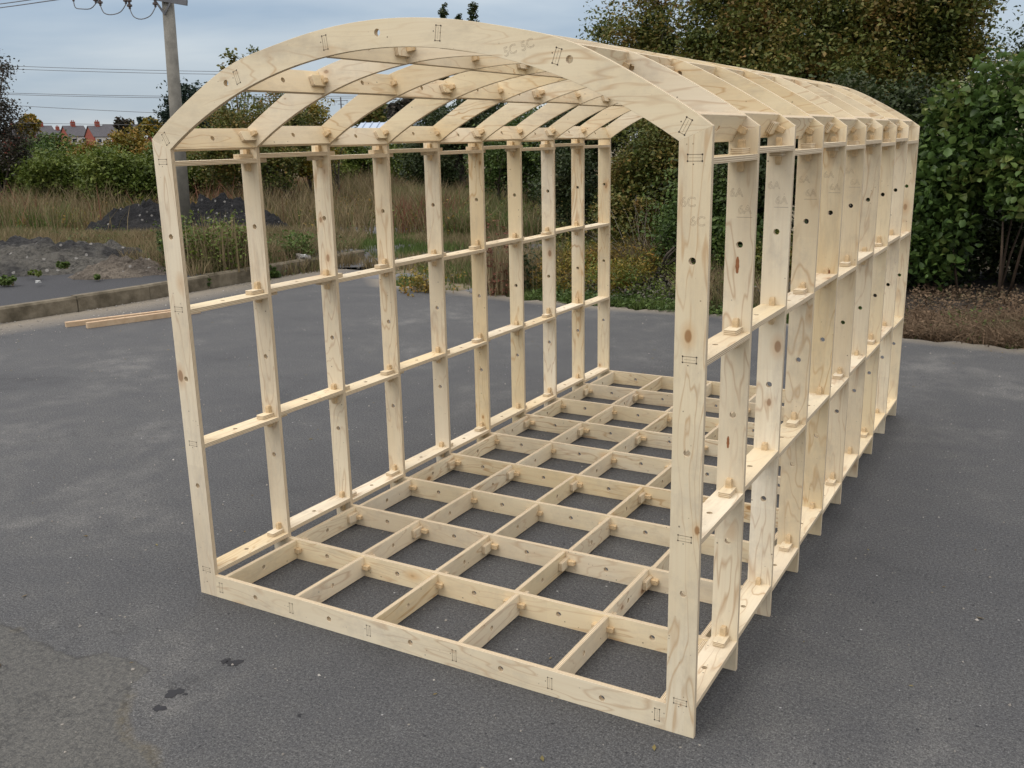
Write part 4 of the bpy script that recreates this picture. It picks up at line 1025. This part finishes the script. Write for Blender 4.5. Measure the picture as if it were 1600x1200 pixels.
# ------------------------------------------------------------------ far buildings
BRK = simple('red_brick', (.30, .075, .05), .9, .25, 1.5); ROOF = simple('slate_roof', (.10, .095, .105), .8, .2, 1.2)
REND = simple('white_render', (.62, .60, .56), .9, .1, 1); GLS = simple('window_glass', (.03, .035, .045), .15, .2); WFR = simple('white_frame', (.7, .7, .7), .6, .05)
def house(px, ridge_py, D, wpx, label, white=True):
    p = at(px, ridge_py, D); wd = wpx*D/FPX; zr = p[2]; z0 = float(H(p[0], p[1])); dep = 7.5
    root = empty('house', (p[0], p[1], z0)); root.rotation_euler.z = math.atan2(-(p[0]-CAM[0]), p[1]-CAM[1])+.35
    tag(root, label, 'house', 'red brick houses on the skyline'); h = zr-z0; he = h-2.9
    def part(name, mats, fn, par=root): mb = MB(); fn(mb); return mb.build(name, mats, par)
    def walls(mb):
        x = wd/2
        V = [(-x,-dep/2,0),(x,-dep/2,0),(x,dep/2,0),(-x,dep/2,0),(-x,-dep/2,he),(x,-dep/2,he),(x,dep/2,he),(-x,dep/2,he),(-x,0,h-.1),(x,0,h-.1)]
        mb.add(V, [[0,1,5,4],[1,2,6,9,5],[2,3,7,6],[3,0,4,8,7]], 0)
    part('wall', [BRK], walls)
    def roof(mb):
        x = wd/2+.25; y = dep/2+.35; zz = he-.25
        for s in (-1, 1): mb.add([(-x, s*y, zz), (x, s*y, zz), (x, 0, h), (-x, 0, h), (-x, s*y, zz+.15), (x, s*y, zz+.15), (x, 0, h+.15), (-x, 0, h+.15)], [[0,1,2,3],[4,5,6,7],[0,1,5,4],[1,2,6,5],[3,0,4,7]])
    rf = part('roof', [ROOF], roof)
    part('chimney', [BRK], lambda mb: (mb.box((-.6, -.5, h-.9), (.6, .5, h+1.3)), mb.tube([(-.25, 0, h+1.3), (-.25, 0, h+1.75)], .14, 8), mb.tube([(.25, 0, h+1.3), (.25, 0, h+1.75)], .14, 8)), rf)
    if white: part('rendered_panel', [REND], lambda mb: mb.box((-wd/2+.3, -dep/2-.06, he-2.5), (wd/2-.3, -dep/2-.003, he-.3)))
    for xx in (-wd*.25, wd*.25):
        wf = part('window', [WFR], lambda mb: mb.box((xx-.75, -dep/2-.12, he-1.9), (xx+.75, -dep/2-.065, he-.7)))
        part('pane', [GLS], lambda mb: mb.box((xx-.62, -dep/2-.14, he-1.8), (xx+.62, -dep/2-.122, he-.8)), wf)
house(64, 197, 300, 30, 'leftmost red brick house on the skyline, gable to the left', False)
house(114, 197, 290, 30, 'middle red brick house on the skyline with central chimney')
house(152, 197, 280, 28, 'third red brick house on the skyline, red gable facing left')
house(188, 195, 330, 52, 'wide grey-roofed house right of the third skyline house', False)
house(20, 199, 320, 26, 'brick house half hidden behind the purple tree', False)
house(90, 203, 380, 26, 'distant low-roofed house between the two left houses', False)
house(248, 206, 300, 26, 'small house just left of the arch corner', False)
# warehouse with pale blue roof
WR = simple('pale_blue_sheet_roof', (.42, .50, .62), .5, .08, 2); WW = simple('pale_cladding', (.55, .56, .56), .7, .1, 1)
def warehouse():
    D = 62; a = at(548, 236, D); b = at(705, 236, D); c1 = at(600, 190, D+7)
    root = empty('warehouse', (a[0], a[1], float(H(a[0], a[1])))); tag(root, 'low warehouse with a pale blue sheet roof seen through the arch', 'warehouse')
    ex = Vector((b[0]-a[0], b[1]-a[1], 0)); ln = ex.length; z0 = root.location.z
    root.rotation_euler.z = math.atan2(ex.y, ex.x); ez = at(620, 226, D)[2]-z0; rz = at(620, 191, D+7)[2]-z0
    mb = MB(); mb.box((0, 0, -.5), (ln, 14, ez)); mb.build('wall', [WW], root)
    mb = MB(); mb.add([(-.3, -.3, ez+.02), (ln+.3, -.3, ez+.02), (ln+.3, 7, rz), (-.3, 7, rz), (ln+.3, 14.3, ez+.02), (-.3, 14.3, ez+.02)], [[0,1,2,3],[3,2,4,5],[0,3,5],[1,4,2]])
    for k in range(int(ln/.5)):
        x = k*.5; mb.box((x, 0, 0), (x+.06, (7.3**2+(rz-ez)**2)**.5, .04), 0, frame_T((x*0, -.3, ez+.03), (1, 0, 0), Vector((1, 0, 0)).cross(Vector((0, 7.3, rz-ez)))))
    mb.build('roof', [WR], root)
    mb = MB()
    mb.box((ln*.2, -.06, .3), (ln*.35, -.004, ez-.3)); mb.build('door', [STEEL], root)
warehouse()
def mast():
    b = at(534, 182, 85); t_ = at(534, 152, 85); z0 = float(H(b[0], b[1])); root = empty('aerial_mast', (b[0], b[1], z0)); tag(root, 'thin distant aerial mast above the yellowing bush', 'aerial mast')
    h = t_[2]-z0; mb = MB(); mb.tube([(0, 0, 0), (0, 0, h)], .06, 6); mb.build('mast', [STEEL], root)
    mb = MB(); mb.tube([(-.8, 0, h-.3), (.8, 0, h-.3)], .03, 5); mb.tube([(-.7, 0, h-.3), (-.7, 0, h-.7)], .02, 5); mb.tube([(.7, 0, h-.3), (.7, 0, h-.7)], .02, 5); mb.tube([(0, -.4, h-.6), (0, .4, h-.6)], .03, 5); mb.build('aerial', [STEEL], root)
mast()
